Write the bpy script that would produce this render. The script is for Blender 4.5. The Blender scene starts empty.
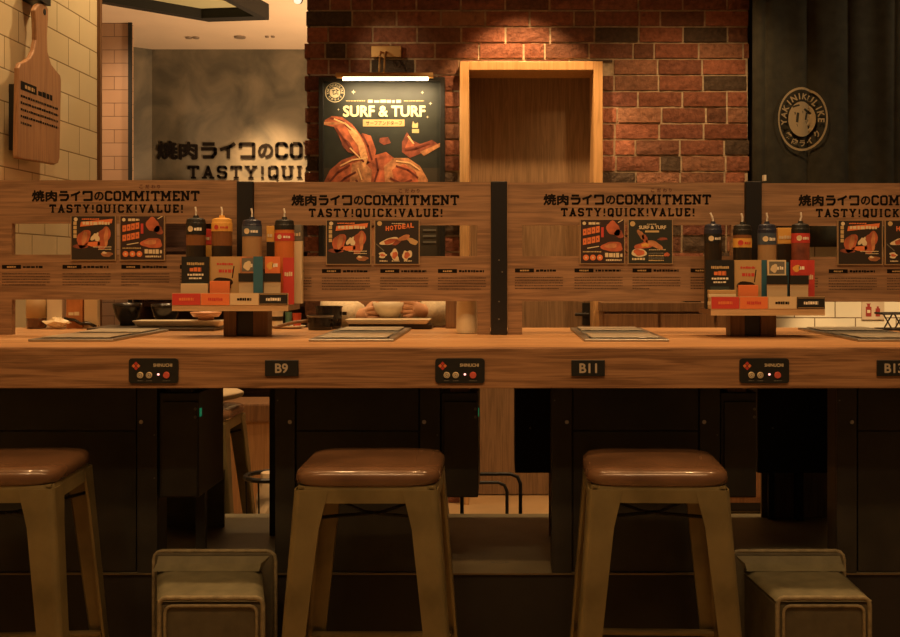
import bpy, bmesh, math, random
from mathutils import Vector, Matrix
random.seed(7)
sc = bpy.context.scene
COL = sc.collection
R = math.radians

# ------------------------------------------------------------------ camera
F = 1100.0; CX, CY = 500.0, 270.0; CAMZ = 1.165
CAM_ROT = Matrix.Rotation(R(90), 3, 'X')
cam_d = bpy.data.cameras.new('camera'); cam = bpy.data.objects.new('camera', cam_d); COL.objects.link(cam)
cam.location = (0, 0, CAMZ); cam.rotation_euler = CAM_ROT.to_euler()
cam_d.sensor_width = 36.0; cam_d.lens = F*36.0/900.0
cam_d.shift_x = -(CX-450)/900.0
cam_d.shift_y = -(637/2-CY)/900.0
cam_d.clip_end = 60
sc.camera = cam

def at(px, py, Y=None, X=None, z=None):
    """the point of the place seen at a pixel of the photograph on a given plane"""
    d = CAM_ROT @ Vector(((px-CX)/F, -(py-CY)/F, -1.0))
    if Y is not None: t = Y/d.y
    elif X is not None: t = X/d.x
    else: t = (z-CAMZ)/d.z
    return Vector((d.x*t, d.y*t, CAMZ+d.z*t))
def X_(px, Y, py=300): return at(px, py, Y=Y).x
def Z_(py, Y, px=450): return at(px, py, Y=Y).z

# ------------------------------------------------------------------ materials
def nodes_of(m):
    m.use_nodes = True
    nt = m.node_tree
    return nt, nt.nodes['Principled BSDF']
MC = {}
def flat(name, col, rough=.6, metal=0., emit=None, es=0., var=0., bump=0., bscale=60., spec=.5, trans=0., alpha=None, coat=0.):
    if name in MC: return MC[name]
    m = bpy.data.materials.new(name); nt, b = nodes_of(m)
    b.inputs['Base Color'].default_value = (*col, 1)
    b.inputs['Roughness'].default_value = rough
    b.inputs['Metallic'].default_value = metal
    b.inputs['Specular IOR Level'].default_value = spec
    if coat: b.inputs['Coat Weight'].default_value = coat
    if trans: b.inputs['Transmission Weight'].default_value = trans
    if emit: b.inputs['Emission Color'].default_value = (*emit, 1); b.inputs['Emission Strength'].default_value = es
    if var or bump:
        tc = nt.nodes.new('ShaderNodeTexCoord'); n = nt.nodes.new('ShaderNodeTexNoise')
        n.inputs['Scale'].default_value = bscale; n.inputs['Detail'].default_value = 4
        nt.links.new(tc.outputs['Object'], n.inputs['Vector'])
        if var:
            r = nt.nodes.new('ShaderNodeMapRange'); r.inputs['From Min'].default_value = .3; r.inputs['From Max'].default_value = .7
            r.inputs['To Min'].default_value = 1-var; r.inputs['To Max'].default_value = 1+var
            nt.links.new(n.outputs['Fac'], r.inputs['Value'])
            mx = nt.nodes.new('ShaderNodeVectorMath'); mx.operation = 'SCALE'
            mx.inputs[0].default_value = col
            nt.links.new(r.outputs['Result'], mx.inputs['Scale']); nt.links.new(mx.outputs['Vector'], b.inputs['Base Color'])
        if bump:
            bp = nt.nodes.new('ShaderNodeBump'); bp.inputs['Strength'].default_value = bump; bp.inputs['Distance'].default_value = .004
            nt.links.new(n.outputs['Fac'], bp.inputs['Height']); nt.links.new(bp.outputs['Normal'], b.inputs['Normal'])
    MC[name] = m
    return m

def wood(name, c1, c2, grain='X', rough=.45, scale=1.0, spec=.5):
    m = bpy.data.materials.new(name); nt, b = nodes_of(m); N = nt.nodes; L = nt.links
    geo = N.new('ShaderNodeNewGeometry')
    mp = N.new('ShaderNodeMapping'); s = {'X': (1.9, 32, 32), 'Z': (32, 32, 1.9), 'Y': (32, 1.9, 32)}[grain]
    mp.inputs['Scale'].default_value = tuple(v*scale for v in s)
    L.new(geo.outputs['Position'], mp.inputs['Vector'])
    n1 = N.new('ShaderNodeTexNoise'); n1.inputs['Scale'].default_value = 2.2; n1.inputs['Detail'].default_value = 6; n1.inputs['Distortion'].default_value = 1.2
    L.new(mp.outputs['Vector'], n1.inputs['Vector'])
    mp2 = N.new('ShaderNodeMapping'); mp2.inputs['Scale'].default_value = tuple(v*scale*(1 if v < 2 else 5) for v in s)
    L.new(geo.outputs['Position'], mp2.inputs['Vector'])
    n2 = N.new('ShaderNodeTexNoise'); n2.inputs['Scale'].default_value = 4; n2.inputs['Detail'].default_value = 3
    L.new(mp2.outputs['Vector'], n2.inputs['Vector'])
    add = N.new('ShaderNodeMath'); add.operation = 'MULTIPLY_ADD'; add.inputs[1].default_value = .45
    L.new(n2.outputs['Fac'], add.inputs[0]); L.new(n1.outputs['Fac'], add.inputs[2])
    cr = N.new('ShaderNodeValToRGB')
    cr.color_ramp.elements[0].position = .56; cr.color_ramp.elements[0].color = (*c1, 1)
    cr.color_ramp.elements[1].position = .86; cr.color_ramp.elements[1].color = (*c2, 1)
    L.new(add.outputs[0], cr.inputs['Fac']); L.new(cr.outputs['Color'], b.inputs['Base Color'])
    b.inputs['Roughness'].default_value = rough; b.inputs['Specular IOR Level'].default_value = spec
    bp = N.new('ShaderNodeBump'); bp.inputs['Strength'].default_value = .12; bp.inputs['Distance'].default_value = .002
    L.new(n2.outputs['Fac'], bp.inputs['Height']); L.new(bp.outputs['Normal'], b.inputs['Normal'])
    MC[name] = m
    return m

def tile(name, c1, mortar, u, w, h, offz=0., offu=0., rough=.18, joint=.0022, off=.5):
    """glazed tiles laid in running bond; u = the world axis they run along"""
    m = bpy.data.materials.new(name); nt, b = nodes_of(m); N = nt.nodes; L = nt.links
    geo = N.new('ShaderNodeNewGeometry'); sp = N.new('ShaderNodeSeparateXYZ'); cb = N.new('ShaderNodeCombineXYZ')
    L.new(geo.outputs['Position'], sp.inputs[0])
    a1 = N.new('ShaderNodeMath'); a1.inputs[1].default_value = offu+20*w; L.new(sp.outputs[u], a1.inputs[0])
    a2 = N.new('ShaderNodeMath'); a2.inputs[1].default_value = offz+10*h; L.new(sp.outputs['Z'], a2.inputs[0])
    L.new(a1.outputs[0], cb.inputs[0]); L.new(a2.outputs[0], cb.inputs[1])
    br = N.new('ShaderNodeTexBrick'); L.new(cb.outputs[0], br.inputs['Vector'])
    br.offset = off
    br.inputs['Scale'].default_value = 1; br.inputs['Brick Width'].default_value = w; br.inputs['Row Height'].default_value = h
    br.inputs['Mortar Size'].default_value = joint; br.inputs['Mortar Smooth'].default_value = .3
    br.inputs['Color1'].default_value = (*c1, 1); br.inputs['Color2'].default_value = (c1[0]*.93, c1[1]*.91, c1[2]*.87, 1)
    br.inputs['Mortar'].default_value = (*mortar, 1)
    L.new(br.outputs['Color'], b.inputs['Base Color'])
    n = N.new('ShaderNodeTexNoise'); n.inputs['Scale'].default_value = 9; L.new(geo.outputs['Position'], n.inputs['Vector'])
    mm = N.new('ShaderNodeMath'); mm.operation = 'MULTIPLY_ADD'; mm.inputs[1].default_value = -1.0
    L.new(br.outputs['Fac'], mm.inputs[0]); L.new(n.outputs['Fac'], mm.inputs[2])
    bp = N.new('ShaderNodeBump'); bp.inputs['Strength'].default_value = .5; bp.inputs['Distance'].default_value = .004
    L.new(mm.outputs[0], bp.inputs['Height']); L.new(bp.outputs['Normal'], b.inputs['Normal'])
    b.inputs['Roughness'].default_value = rough
    MC[name] = m
    return m

def brick_mat():
    m = bpy.data.materials.new('fired brick'); nt, b = nodes_of(m); N = nt.nodes; L = nt.links
    at_ = N.new('ShaderNodeVertexColor'); at_.layer_name = 'tone'
    geo = N.new('ShaderNodeNewGeometry')
    n = N.new('ShaderNodeTexNoise'); n.inputs['Scale'].default_value = 38; n.inputs['Detail'].default_value = 8; n.inputs['Roughness'].default_value = .65
    L.new(geo.outputs['Position'], n.inputs['Vector'])
    r = N.new('ShaderNodeMapRange'); r.inputs['From Min'].default_value = .3; r.inputs['From Max'].default_value = .72; r.inputs['To Min'].default_value = .55; r.inputs['To Max'].default_value = 1.3
    L.new(n.outputs['Fac'], r.inputs['Value'])
    s = N.new('ShaderNodeVectorMath'); s.operation = 'SCALE'; L.new(at_.outputs['Color'], s.inputs[0]); L.new(r.outputs['Result'], s.inputs['Scale'])
    L.new(s.outputs['Vector'], b.inputs['Base Color'])
    n2 = N.new('ShaderNodeTexNoise'); n2.inputs['Scale'].default_value = 22; n2.inputs['Detail'].default_value = 7; n2.inputs['Roughness'].default_value = .7
    L.new(geo.outputs['Position'], n2.inputs['Vector'])
    bp = N.new('ShaderNodeBump'); bp.inputs['Strength'].default_value = .8; bp.inputs['Distance'].default_value = .022
    L.new(n2.outputs['Fac'], bp.inputs['Height']); L.new(bp.outputs['Normal'], b.inputs['Normal'])
    b.inputs['Roughness'].default_value = .85; b.inputs['Specular IOR Level'].default_value = .25
    return m

def cloudy(name, c1, c2, scale=2.0, rough=.7, det=6):
    m = bpy.data.materials.new(name); nt, b = nodes_of(m); N = nt.nodes; L = nt.links
    geo = N.new('ShaderNodeNewGeometry'); n = N.new('ShaderNodeTexNoise')
    n.inputs['Scale'].default_value = scale; n.inputs['Detail'].default_value = det; n.inputs['Distortion'].default_value = .6
    L.new(geo.outputs['Position'], n.inputs['Vector'])
    cr = N.new('ShaderNodeValToRGB'); cr.color_ramp.elements[0].position = .35; cr.color_ramp.elements[1].position = .68
    cr.color_ramp.elements[0].color = (*c1, 1); cr.color_ramp.elements[1].color = (*c2, 1)
    L.new(n.outputs['Fac'], cr.inputs['Fac']); L.new(cr.outputs['Color'], b.inputs['Base Color'])
    b.inputs['Roughness'].default_value = rough
    MC[name] = m
    return m

W_TOP = wood('oak laminate lit top', (.42, .21, .09), (.68, .40, .19), 'X', .42)  # same oak as the edge, paler: light from above put into the colour
W_FRONT = wood('oak laminate shaded edge', (.20, .098, .042), (.42, .225, .105), 'X', .45)  # same oak as the worktop, its shade put into the darker colour
W_PANEL = wood('brown oak board', (.185, .102, .052), (.345, .20, .105), 'X', .5)
W_DOOR = wood('brown door veneer', (.19, .122, .066), (.30, .195, .11), 'Z', .5)
W_FRAME = wood('pale oak trim', (.52, .30, .12), (.68, .42, .19), 'Z', .45)
W_CAB = wood('dark oak veneer', (.20, .10, .045), (.31, .16, .07), 'Z', .5)
W_BOARD = wood('beech cutting board', (.30, .145, .062), (.42, .22, .10), 'Z', .5)
W_RACK = wood('dark walnut rack', (.16, .085, .04), (.25, .14, .065), 'Z', .5)
W_LIP = wood('rack edge oak', (.48, .33, .17), (.66, .46, .25), 'X', .5)
BLK = flat('black powder coat', (.012, .011, .009), .45, var=.25, bscale=30)
CABBLK = flat('black board', (.022, .020, .014), .5, var=.3, bscale=12, bump=.15)
CABBLK2 = flat('black frame board', (.028, .025, .018), .5, var=.3, bscale=14)
POST = flat('black post paint', (.013, .012, .012), .35)
INK = flat('black ink', (.010, .007, .005), .85, spec=.15)
STEEL = flat('brushed steel', (.45, .42, .36), .38, 1.0, var=.12, bscale=40)
SCREW = flat('screw steel', (.6, .55, .45), .35, 1.0)
GUN = flat('aged gunmetal paint', (.25, .20, .09), .42, .35, var=.3, bscale=9, bump=.05)
LEATHER = flat('brown leather', (.150, .078, .040), .27, var=.3, bscale=7, bump=.06, coat=.5)
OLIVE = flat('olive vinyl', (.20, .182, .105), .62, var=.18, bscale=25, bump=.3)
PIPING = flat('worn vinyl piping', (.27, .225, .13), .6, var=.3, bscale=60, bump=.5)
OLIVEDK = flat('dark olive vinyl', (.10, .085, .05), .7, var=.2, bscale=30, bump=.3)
PLINTH = flat('olive steel plinth', (.21, .18, .105), .5, var=.25, bscale=5)
PLINTHF = flat('black kickboard', (.018, .014, .010), .6, var=.3, bscale=8)
BRASS = flat('brass', (.62, .42, .2), .35, .9)
WHITEP = flat('white print', (.85, .80, .66), .6)
CREAM = flat('cream print', (.72, .6, .38), .6)
GOLD = flat('gold print', (.55, .40, .18), .6)
REDP = flat('red print', (.55, .05, .035), .55)
ORNP = flat('orange print', (.75, .20, .06), .55)
AMBER = flat('amber print', (.75, .40, .08), .55)
TANP = flat('tan print', (.50, .33, .14), .6)
BLKP = flat('black print', (.014, .014, .012), .45)
GRNP = flat('dark green print', (.022, .024, .017), .5, var=.3, bscale=10)
NAVYP = flat('navy plastic', (.025, .03, .055), .35)
BLUEP = flat('slate blue print', (.06, .085, .12), .5)
TEALP = flat('teal print', (.03, .13, .19), .5)
MEATA = flat('raw meat print', (.44, .11, .045), .5, var=.6, bscale=24)
MEATB = flat('seared meat print', (.50, .21, .085), .5, var=.55, bscale=30)
MEATC = flat('dark meat print', (.24, .06, .03), .5, var=.5, bscale=30)
GREYP = flat('grey print', (.16, .15, .12), .6)
SAUCE = flat('brown sauce', (.22, .09, .03), .35)
SAUCED = flat('dark sauce', (.03, .02, .012), .3)
SAUCET = flat('tan sauce', (.40, .24, .11), .4)
SAUCEO = flat('orange sauce', (.60, .17, .04), .4)
CLEAR = flat('frosted plastic', (.60, .46, .28), .35)
CERAM = flat('cream ceramic', (.72, .62, .45), .3)
BLKCER = flat('black lacquer', (.015, .012, .010), .25)
CEIL = flat('painted ceiling', (.80, .66, .50), .8, var=.04, bscale=3)
BLKCEIL = flat('black ceiling void', (.012, .012, .010), .7)
COVE = flat('cove board', (.5, .5, .3), .7)
FLOORM = None

# ------------------------------------------------------------------ mesh builder
class MB:
    def __init__(s): s.v = []; s.f = []; s.m = []; s.mats = []; s.cols = None
    def mi(s, m):
        if m not in s.mats: s.mats.append(m)
        return s.mats.index(m)
    def add(s, vs, fs, m):
        n = len(s.v); k = s.mi(m)
        s.v += [tuple(v) for v in vs]; s.f += [tuple(n+i for i in f) for f in fs]; s.m += [k]*len(fs)
        return s
    def hexa(s, b, t, m):
        """two matching rings (bottom, top)"""
        n = len(b); vs = list(b)+list(t)
        fs = [tuple(reversed(range(n))), tuple(range(n, 2*n))]+[(i, (i+1) % n, n+(i+1) % n, n+i) for i in range(n)]
        return s.add(vs, fs, m)
    def box(s, x0, x1, y0, y1, z0, z1, m):
        if x0 > x1: x0, x1 = x1, x0
        if y0 > y1: y0, y1 = y1, y0
        if z0 > z1: z0, z1 = z1, z0
        return s.hexa([(x0, y0, z0), (x1, y0, z0), (x1, y1, z0), (x0, y1, z0)], [(x0, y0, z1), (x1, y0, z1), (x1, y1, z1), (x0, y1, z1)], m)
    def prism(s, pts, y0, y1, m):
        """outline in XZ, thickness in Y"""
        n = len(pts); vs = [(x, y0, z) for x, z in pts]+[(x, y1, z) for x, z in pts]
        a = sum(pts[i][0]*pts[(i+1) % n][1]-pts[(i+1) % n][0]*pts[i][1] for i in range(n))
        fs = [tuple(range(n)), tuple(reversed(range(n, 2*n)))]+[((i+1) % n, i, n+i, n+(i+1) % n) for i in range(n)]
        if a < 0: fs = [tuple(reversed(f)) for f in fs]
        return s.add(vs, fs, m)
    def cyl(s, p0, p1, r0, r1, m, n=16):
        p0 = Vector(p0); p1 = Vector(p1); d = (p1-p0).normalized()
        a = d.orthogonal().normalized(); b = d.cross(a)
        A = [p0+(a*math.cos(2*math.pi*i/n)+b*math.sin(2*math.pi*i/n))*r0 for i in range(n)]
        B = [p1+(a*math.cos(2*math.pi*i/n)+b*math.sin(2*math.pi*i/n))*r1 for i in range(n)]
        return s.hexa(A, B, m)
    def tube(s, pts, r, m, n=8):
        pts = [Vector(p) for p in pts]; rings = []
        up = None
        for i, p in enumerate(pts):
            d = (pts[min(i+1, len(pts)-1)]-pts[max(i-1, 0)]).normalized()
            a = d.orthogonal().normalized() if up is None else (up-d*up.dot(d)).normalized()
            up = a; b = d.cross(a)
            rings.append([p+(a*math.cos(2*math.pi*j/n)+b*math.sin(2*math.pi*j/n))*r for j in range(n)])
        vs = [v for r_ in rings for v in r_]; fs = []
        for i in range(len(pts)-1):
            for j in range(n): fs.append((i*n+j, i*n+(j+1) % n, (i+1)*n+(j+1) % n, (i+1)*n+j))
        fs.append(tuple(reversed(range(n)))); fs.append(tuple((len(pts)-1)*n+j for j in range(n)))
        return s.add(vs, fs, m)
    def lathe(s, prof, c, m, n=24, sx=1, sy=1):
        vs = []; fs = []; cx, cy, cz = c
        for r, z in prof:
            for j in range(n):
                a = 2*math.pi*j/n; vs.append((cx+r*sx*math.cos(a), cy+r*sy*math.sin(a), cz+z))
        for i in range(len(prof)-1):
            for j in range(n): fs.append((i*n+j, i*n+(j+1) % n, (i+1)*n+(j+1) % n, (i+1)*n+j))
        if prof[0][0] > 1e-5: fs.append(tuple(reversed(range(n))))
        if prof[-1][0] > 1e-5: fs.append(tuple((len(prof)-1)*n+j for j in range(n)))
        return s.add(vs, fs, m)
    def build(s, name, parent=None, bevel=0., seg=2, smooth=False, subsurf=0, origin=None):
        off = Vector((0, 0, 0))
        if parent is not None: off = WPOS[parent]
        if parent is None:
            xs, ys, zs = zip(*s.v)
            loc = Vector(origin) if origin is not None else Vector(((min(xs)+max(xs))/2, (min(ys)+max(ys))/2, min(zs)))
        else:
            xs, ys, zs = zip(*s.v); loc = Vector(((min(xs)+max(xs))/2, (min(ys)+max(ys))/2, (min(zs)+max(zs))/2))
        me = bpy.data.meshes.new(name)
        me.from_pydata([tuple(Vector(v)-loc) for v in s.v], [], s.f)
        for m in s.mats: me.materials.append(m)
        me.polygons.foreach_set('material_index', s.m)
        if smooth: me.polygons.foreach_set('use_smooth', [True]*len(me.polygons))
        me.validate(); me.update()
        o = bpy.data.objects.new(name, me); COL.objects.link(o)
        if parent is not None: o.parent = parent
        o.location = loc-off
        WPOS[o] = loc
        if bevel:
            b = o.modifiers.new('bevel', 'BEVEL'); b.width = bevel; b.segments = seg; b.limit_method = 'ANGLE'; b.angle_limit = R(40)
        if subsurf:
            u = o.modifiers.new('subsurf', 'SUBSURF'); u.levels = subsurf; u.render_levels = subsurf
        return o
WPOS = {}
def thing(name, loc, label=None, cat=None, group=None, kind=None):
    o = bpy.data.objects.new(name, None); COL.objects.link(o); o.location = loc; o.empty_display_size = .05
    WPOS[o] = Vector(loc); tag(o, label, cat, group, kind)
    return o
def tag(o, label=None, cat=None, group=None, kind=None):
    if label: o['label'] = label
    if cat: o['category'] = cat
    if group: o['group'] = group
    if kind: o['kind'] = kind
    return o
def struct(mb, name, **k): return tag(mb.build(name, **k), kind='structure')
def copy_tree(o, parent=None):
    c = o.copy(); COL.objects.link(c)
    if parent is not None: c.parent = parent
    for ch in list(o.children): copy_tree(ch, c)
    return c

# ------------------------------------------------------------------ lettering
TXT = {}
def text_mesh(body, bold=0.):
    k = (body, bold)
    if k in TXT: return TXT[k]
    cu = bpy.data.curves.new('lettering', 'FONT'); cu.body = body; cu.offset = bold; cu.resolution_u = 3
    o = bpy.data.objects.new('lettering', cu); COL.objects.link(o)
    dg = bpy.context.evaluated_depsgraph_get(); me = bpy.data.meshes.new_from_object(o.evaluated_get(dg))
    vs = [(v.co.x, v.co.y) for v in me.vertices]; fs = [tuple(p.vertices) for p in me.polygons]
    bpy.data.objects.remove(o); bpy.data.curves.remove(cu); bpy.data.meshes.remove(me)
    xs = [v[0] for v in vs]; ys = [v[1] for v in vs]
    x0, y0 = min(xs), min(ys)
    TXT[k] = ([(x-x0, y-y0) for x, y in vs], fs, max(xs)-x0, max(ys)-y0)
    return TXT[k]

G = {  # slab capitals: width, strokes, serif points
 'C': (8, [[(7, 7), (7, 8), (6, 9), (2, 9), (1, 8), (1, 2), (2, 1), (6, 1), (7, 2), (7, 3)]], []),
 'O': (8, [[(2, 9), (6, 9), (7, 8), (7, 2), (6, 1), (2, 1), (1, 8-6), (1, 8), (2, 9)]], []),
 'Q': (8, [[(2, 9), (6, 9), (7, 8), (7, 2), (6, 1), (2, 1), (1, 2), (1, 8), (2, 9)], [(4.2, 3), (7.6, -.6)]], []),
 'M': (11, [[(2, .7), (2, 9.3)], [(9, .7), (9, 9.3)], [(2, 9), (5.5, 3.4), (9, 9)]], [(2, 0), (9, 0), (1.4, 10), (9.6, 10)]),
 'I': (5, [[(2.5, .7), (2.5, 9.3)]], [(2.5, 0), (2.5, 10)]),
 'T': (9, [[(4.5, .7), (4.5, 9)], [(.9, 7), (.9, 9), (8.1, 9), (8.1, 7)]], [(4.5, 0)]),
 'E': (8, [[(2, 1), (2, 9)], [(.4, 9), (7.2, 9), (7.2, 7.2)], [(2, 5), (5.6, 5)], [(.4, 1), (7.2, 1), (7.2, 2.8)]], []),
 'N': (9.5, [[(2, .7), (2, 9.3)], [(7.6, .7), (7.6, 9.3)], [(2, 9), (7.6, 1)]], [(2, 0), (1.4, 10), (7.6, 10)]),
 'A': (9, [[(1.6, .7), (4.5, 9.2), (7.4, .7)], [(2.6, 3.3), (6.4, 3.3)]], [(1.6, 0), (7.4, 0)]),
 'S': (8, [[(7, 7.2), (7, 8), (6, 9), (2, 9), (1, 8), (1, 6.2), (2, 5.3), (6, 4.8), (7, 3.9), (7, 2), (6, 1), (2, 1), (1, 2), (1, 2.9)]], []),
 'Y': (9, [[(1.4, 9.3), (4.5, 4.8), (7.6, 9.3)], [(4.5, 4.8), (4.5, .7)]], [(1.6, 10), (7.4, 10), (4.5, 0)]),
 'U': (9, [[(1.6, 9.3), (1.6, 2), (2.6, 1), (6.4, 1), (7.4, 2), (7.4, 9.3)]], [(1.6, 10), (7.4, 10)]),
 'K': (9, [[(2, .7), (2, 9.3)], [(7.2, 9.3), (2.4, 4.6)], [(3.8, 5.6), (7.4, .7)]], [(2, 0), (2, 10), (7.2, 0), (7, 10)]),
 'V': (9, [[(1.5, 9.3), (4.5, .8), (7.5, 9.3)]], [(1.5, 10), (7.5, 10)]),
 'L': (8, [[(2, 9.3), (2, 1)], [(.4, 1), (7.2, 1), (7.2, 3.4)]], [(2, 10)]),
 '!': (4, [[(2, 9.6), (2, 3.4)], [(2, 0), (2, 1.7)]], []),
 'ラ': (10, [[(1.6, 9), (8.6, 9)], [(.8, 6), (9, 6), (9, 3.2), (7.4, 1), (1.8, 1)]], []),
 'イ': (10, [[(9.2, 9.4), (6.6, 7.6), (.6, 5.4)], [(5.4, 7), (5.4, 0)]], []),
 'ク': (10, [[(1.2, 6.4), (1.2, 9), (8.8, 9), (8.8, 1), (1.2, 1)]], []),
}
class Decal:
    """flat print on a surface: origin O, right U, up V (unit), outward N"""
    def __init__(s, O, U=(1, 0, 0), V=(0, 0, 1), N=(0, -1, 0), warp=None, eps=.0004):
        s.O = Vector(O); s.U = Vector(U); s.V = Vector(V); s.N = Vector(N); s.mb = MB(); s.warp = warp; s.eps = eps
    def P(s, x, y, lay):
        p = s.O+s.U*x+s.V*y+s.N*(lay*s.eps)
        if s.warp: p = s.warp(p, lay*s.eps)
        return p
    def poly(s, pts, m, lay=1):
        n = len(pts)
        a = sum(pts[i][0]*pts[(i+1) % n][1]-pts[(i+1) % n][0]*pts[i][1] for i in range(n))
        if a < 0: pts = list(reversed(pts))
        s.mb.add([s.P(x, y, lay) for x, y in pts], [tuple(range(n))], m)
    def rect(s, x0, y0, x1, y1, m, lay=1): s.poly([(x0, y0), (x1, y0), (x1, y1), (x0, y1)], m, lay)
    def disc(s, x, y, r, m, lay=1, n=20, ry=None, rot=0., a0=0., a1=360.):
        ry = ry or r
        cr, sr = math.cos(R(rot)), math.sin(R(rot)); pts = []
        for i in range(n):
            a = R(a0+(a1-a0)*i/(n if a1-a0 >= 360 else n-1)); u, v = r*math.cos(a), ry*math.sin(a)
            pts.append((x+u*cr-v*sr, y+u*sr+v*cr))
        s.poly(pts, m, lay)
    def ring(s, x, y, r0, r1, m, lay=1, n=48):
        for i in range(n):
            a, b = 2*math.pi*i/n, 2*math.pi*(i+1)/n
            s.poly([(x+r0*math.cos(a), y+r0*math.sin(a)), (x+r1*math.cos(a), y+r1*math.sin(a)), (x+r1*math.cos(b), y+r1*math.sin(b)), (x+r0*math.cos(b), y+r0*math.sin(b))], m, lay)
    def blob(s, x, y, rx, ry, m, lay=1, rot=0., seed=0, n=26, j=.13):
        rd = random.Random(seed); cr, sr = math.cos(R(rot)), math.sin(R(rot)); pts = []
        ph = [rd.uniform(0, 6.28) for _ in range(3)]
        for i in range(n):
            a = 2*math.pi*i/n; k = 1+j*(math.sin(2*a+ph[0])+.7*math.sin(3*a+ph[1])+.5*math.sin(5*a+ph[2]))
            u, v = rx*k*math.cos(a), ry*k*math.sin(a); pts.append((x+u*cr-v*sr, y+u*sr+v*cr))
        s.poly(pts, m, lay)
    def line(s, pts, w, m, lay=1, joint=True):
        for i in range(len(pts)-1):
            (x0, y0), (x1, y1) = pts[i], pts[i+1]; L = math.hypot(x1-x0, y1-y0) or 1e-6
            nx, ny = -(y1-y0)/L*w/2, (x1-x0)/L*w/2
            s.poly([(x0+nx, y0+ny), (x0-nx, y0-ny), (x1-nx, y1-ny), (x1+nx, y1+ny)], m, lay)
        if joint:
            for (x, y) in pts[1:-1]: s.disc(x, y, w*.5, m, lay, n=8, rot=22.5)
    def text(s, body, x, y, h, m, lay=1, bold=0., width=None, align='l', rot=0., skew=0., fat=0.):
        if fat:
            for q, (dx, dy) in enumerate(((-1, 0), (1, 0), (0, -1), (0, 1), (-.7, .7), (.7, .7), (-.7, -.7), (.7, -.7))):
                s.text(body, x+dx*fat*h, y+dy*fat*h, h, m, lay+q*.12, bold, width, align, rot, skew)
            return
        vs, fs, w, hh = text_mesh(body, bold); k = h/hh; kx = (width/w) if width else k
        W = w*kx; x0 = {'l': 0, 'c': -W/2, 'r': -W}[align]; cr, sr = math.cos(R(rot)), math.sin(R(rot))
        out = []
        for a, b in vs:
            u, v = x0+a*kx+skew*b*k, b*k; out.append(s.P(x+u*cr-v*sr, y+u*sr+v*cr, lay))
        s.mb.add(out, fs, m)
    def slab(s, body, x, y, h, m, lay=1, gap=1.1, sx=1., t=2.0):
        k = h/10.; cx = x
        for ch in body:
            if ch == ' ': cx += 3*k*sx; continue
            w, st, se = G[ch]
            for pl in st: s.line([(cx+a*k*sx, y+b*k) for a, b in pl], t*k*(1 if sx > .8 else sx*1.1), m, lay)
            for a, b in se:
                yy = min(max(b, .75), 9.25); s.rect(cx+(a-2)*k*sx, y+(yy-.75)*k, cx+(a+2)*k*sx, y+(yy+.75)*k, m, lay)
            cx += (w+gap)*k*sx
        return cx
    def dashes(s, x, y, w, h, m, lay=1, seed=0, unit=None, last=1.):
        """a line of print too small to read: broken ink"""
        rd = random.Random(seed); u = unit or h; c = x
        while c < x+w*last:
            d = u*rd.uniform(.6, 1.5)
            s.rect(c, y+h*rd.uniform(0, .12), min(c+d, x+w), y+h*rd.uniform(.8, 1.), m, lay); c += d+u*rd.uniform(.15, .4)
    def build(s, name, parent=None): return s.mb.build(name, parent)
def slab_w(body, h, gap=1.1, sx=1.):
    return sum((3 if c == ' ' else G[c][0]+gap) for c in body)*h/10*sx-gap*h/10*sx

def title(D, x, y, h, m, w1, lay=1, full=True):
    """the restaurant's two-line slogan; x,y = left/base of line 1, h = cap height, w1 = width of line 1"""
    cx = x
    D.text('焼', cx+.03*h, y-.02*h, h*1.04, m, lay, width=h*1.18, fat=.045); cx += h*1.34
    D.text('肉', cx+.03*h, y-.02*h, h*1.0, m, lay, width=h*1.05, fat=.05); cx += h*1.24
    for c in 'ライク': D.slab(c, cx, y, h*.98, m, lay, sx=1.08, t=2.2); cx += h*1.17
    D.text('の', cx+.05*h, y+.06*h, h*.82, m, lay, width=h*.86, fat=.05); cx += h*1.06
    left = x+w1-cx
    sx = left/slab_w('COMMITMENT', h)
    D.slab('COMMITMENT', cx, y, h, m, lay, sx=sx, t=2.1)

# ================================================================== SETTING
YW = 5.5          # brick wall
CZ = 2.85         # ceiling
fl = flat('floor boards', (.52, .36, .19), .4, var=.1, bscale=4)
struct(MB().box(-4.2, 3.4, -1.6, 9.2, -.05, 0, fl), 'floor')
# ceiling with a dark recessed coffer
c_pts = [at(100, 1.5, z=CZ), at(209, 22, z=CZ), at(269, 20, z=CZ)]
cm = MB().box(-4.2, 3.4, -1.6, 9.2, CZ, CZ+.05, CEIL)
struct(cm, 'ceiling')
# hanging black-edged bulkhead with slatted light cover
A = at(96, 3, z=CZ-.1); B = at(209, 22, z=CZ-.1); C = at(269, 20, z=CZ-.1)
Dp = Vector((C.x-.35, C.y-1.6, CZ-.1)); E = Vector((A.x-.1, A.y-1.4, CZ-.1))
loop = [A, B, C, Dp, E]
cen = sum(loop, Vector())/5
rk = thing('ceiling_coffer', (cen.x, cen.y, CZ-.1), 'black-edged hanging ceiling coffer with an olive slatted inside', 'ceiling panel')
inner = [p.lerp(cen, .13) for p in loop]
mb = MB()
for i in range(5):
    j = (i+1) % 5
    a, b, c, d = loop[i], loop[j], inner[j], inner[i]
    up = Vector((0, 0, .1))
    mb.hexa([a, b, c, d], [a+up, b+up, c+up, d+up], BLKCEIL)
mb.build('rim', rk)
MB().hexa([p+Vector((0, 0, .06)) for p in inner], [p+Vector((0, 0, .098)) for p in inner], COVE).build('cover_board', rk)
mb = MB()
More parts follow.
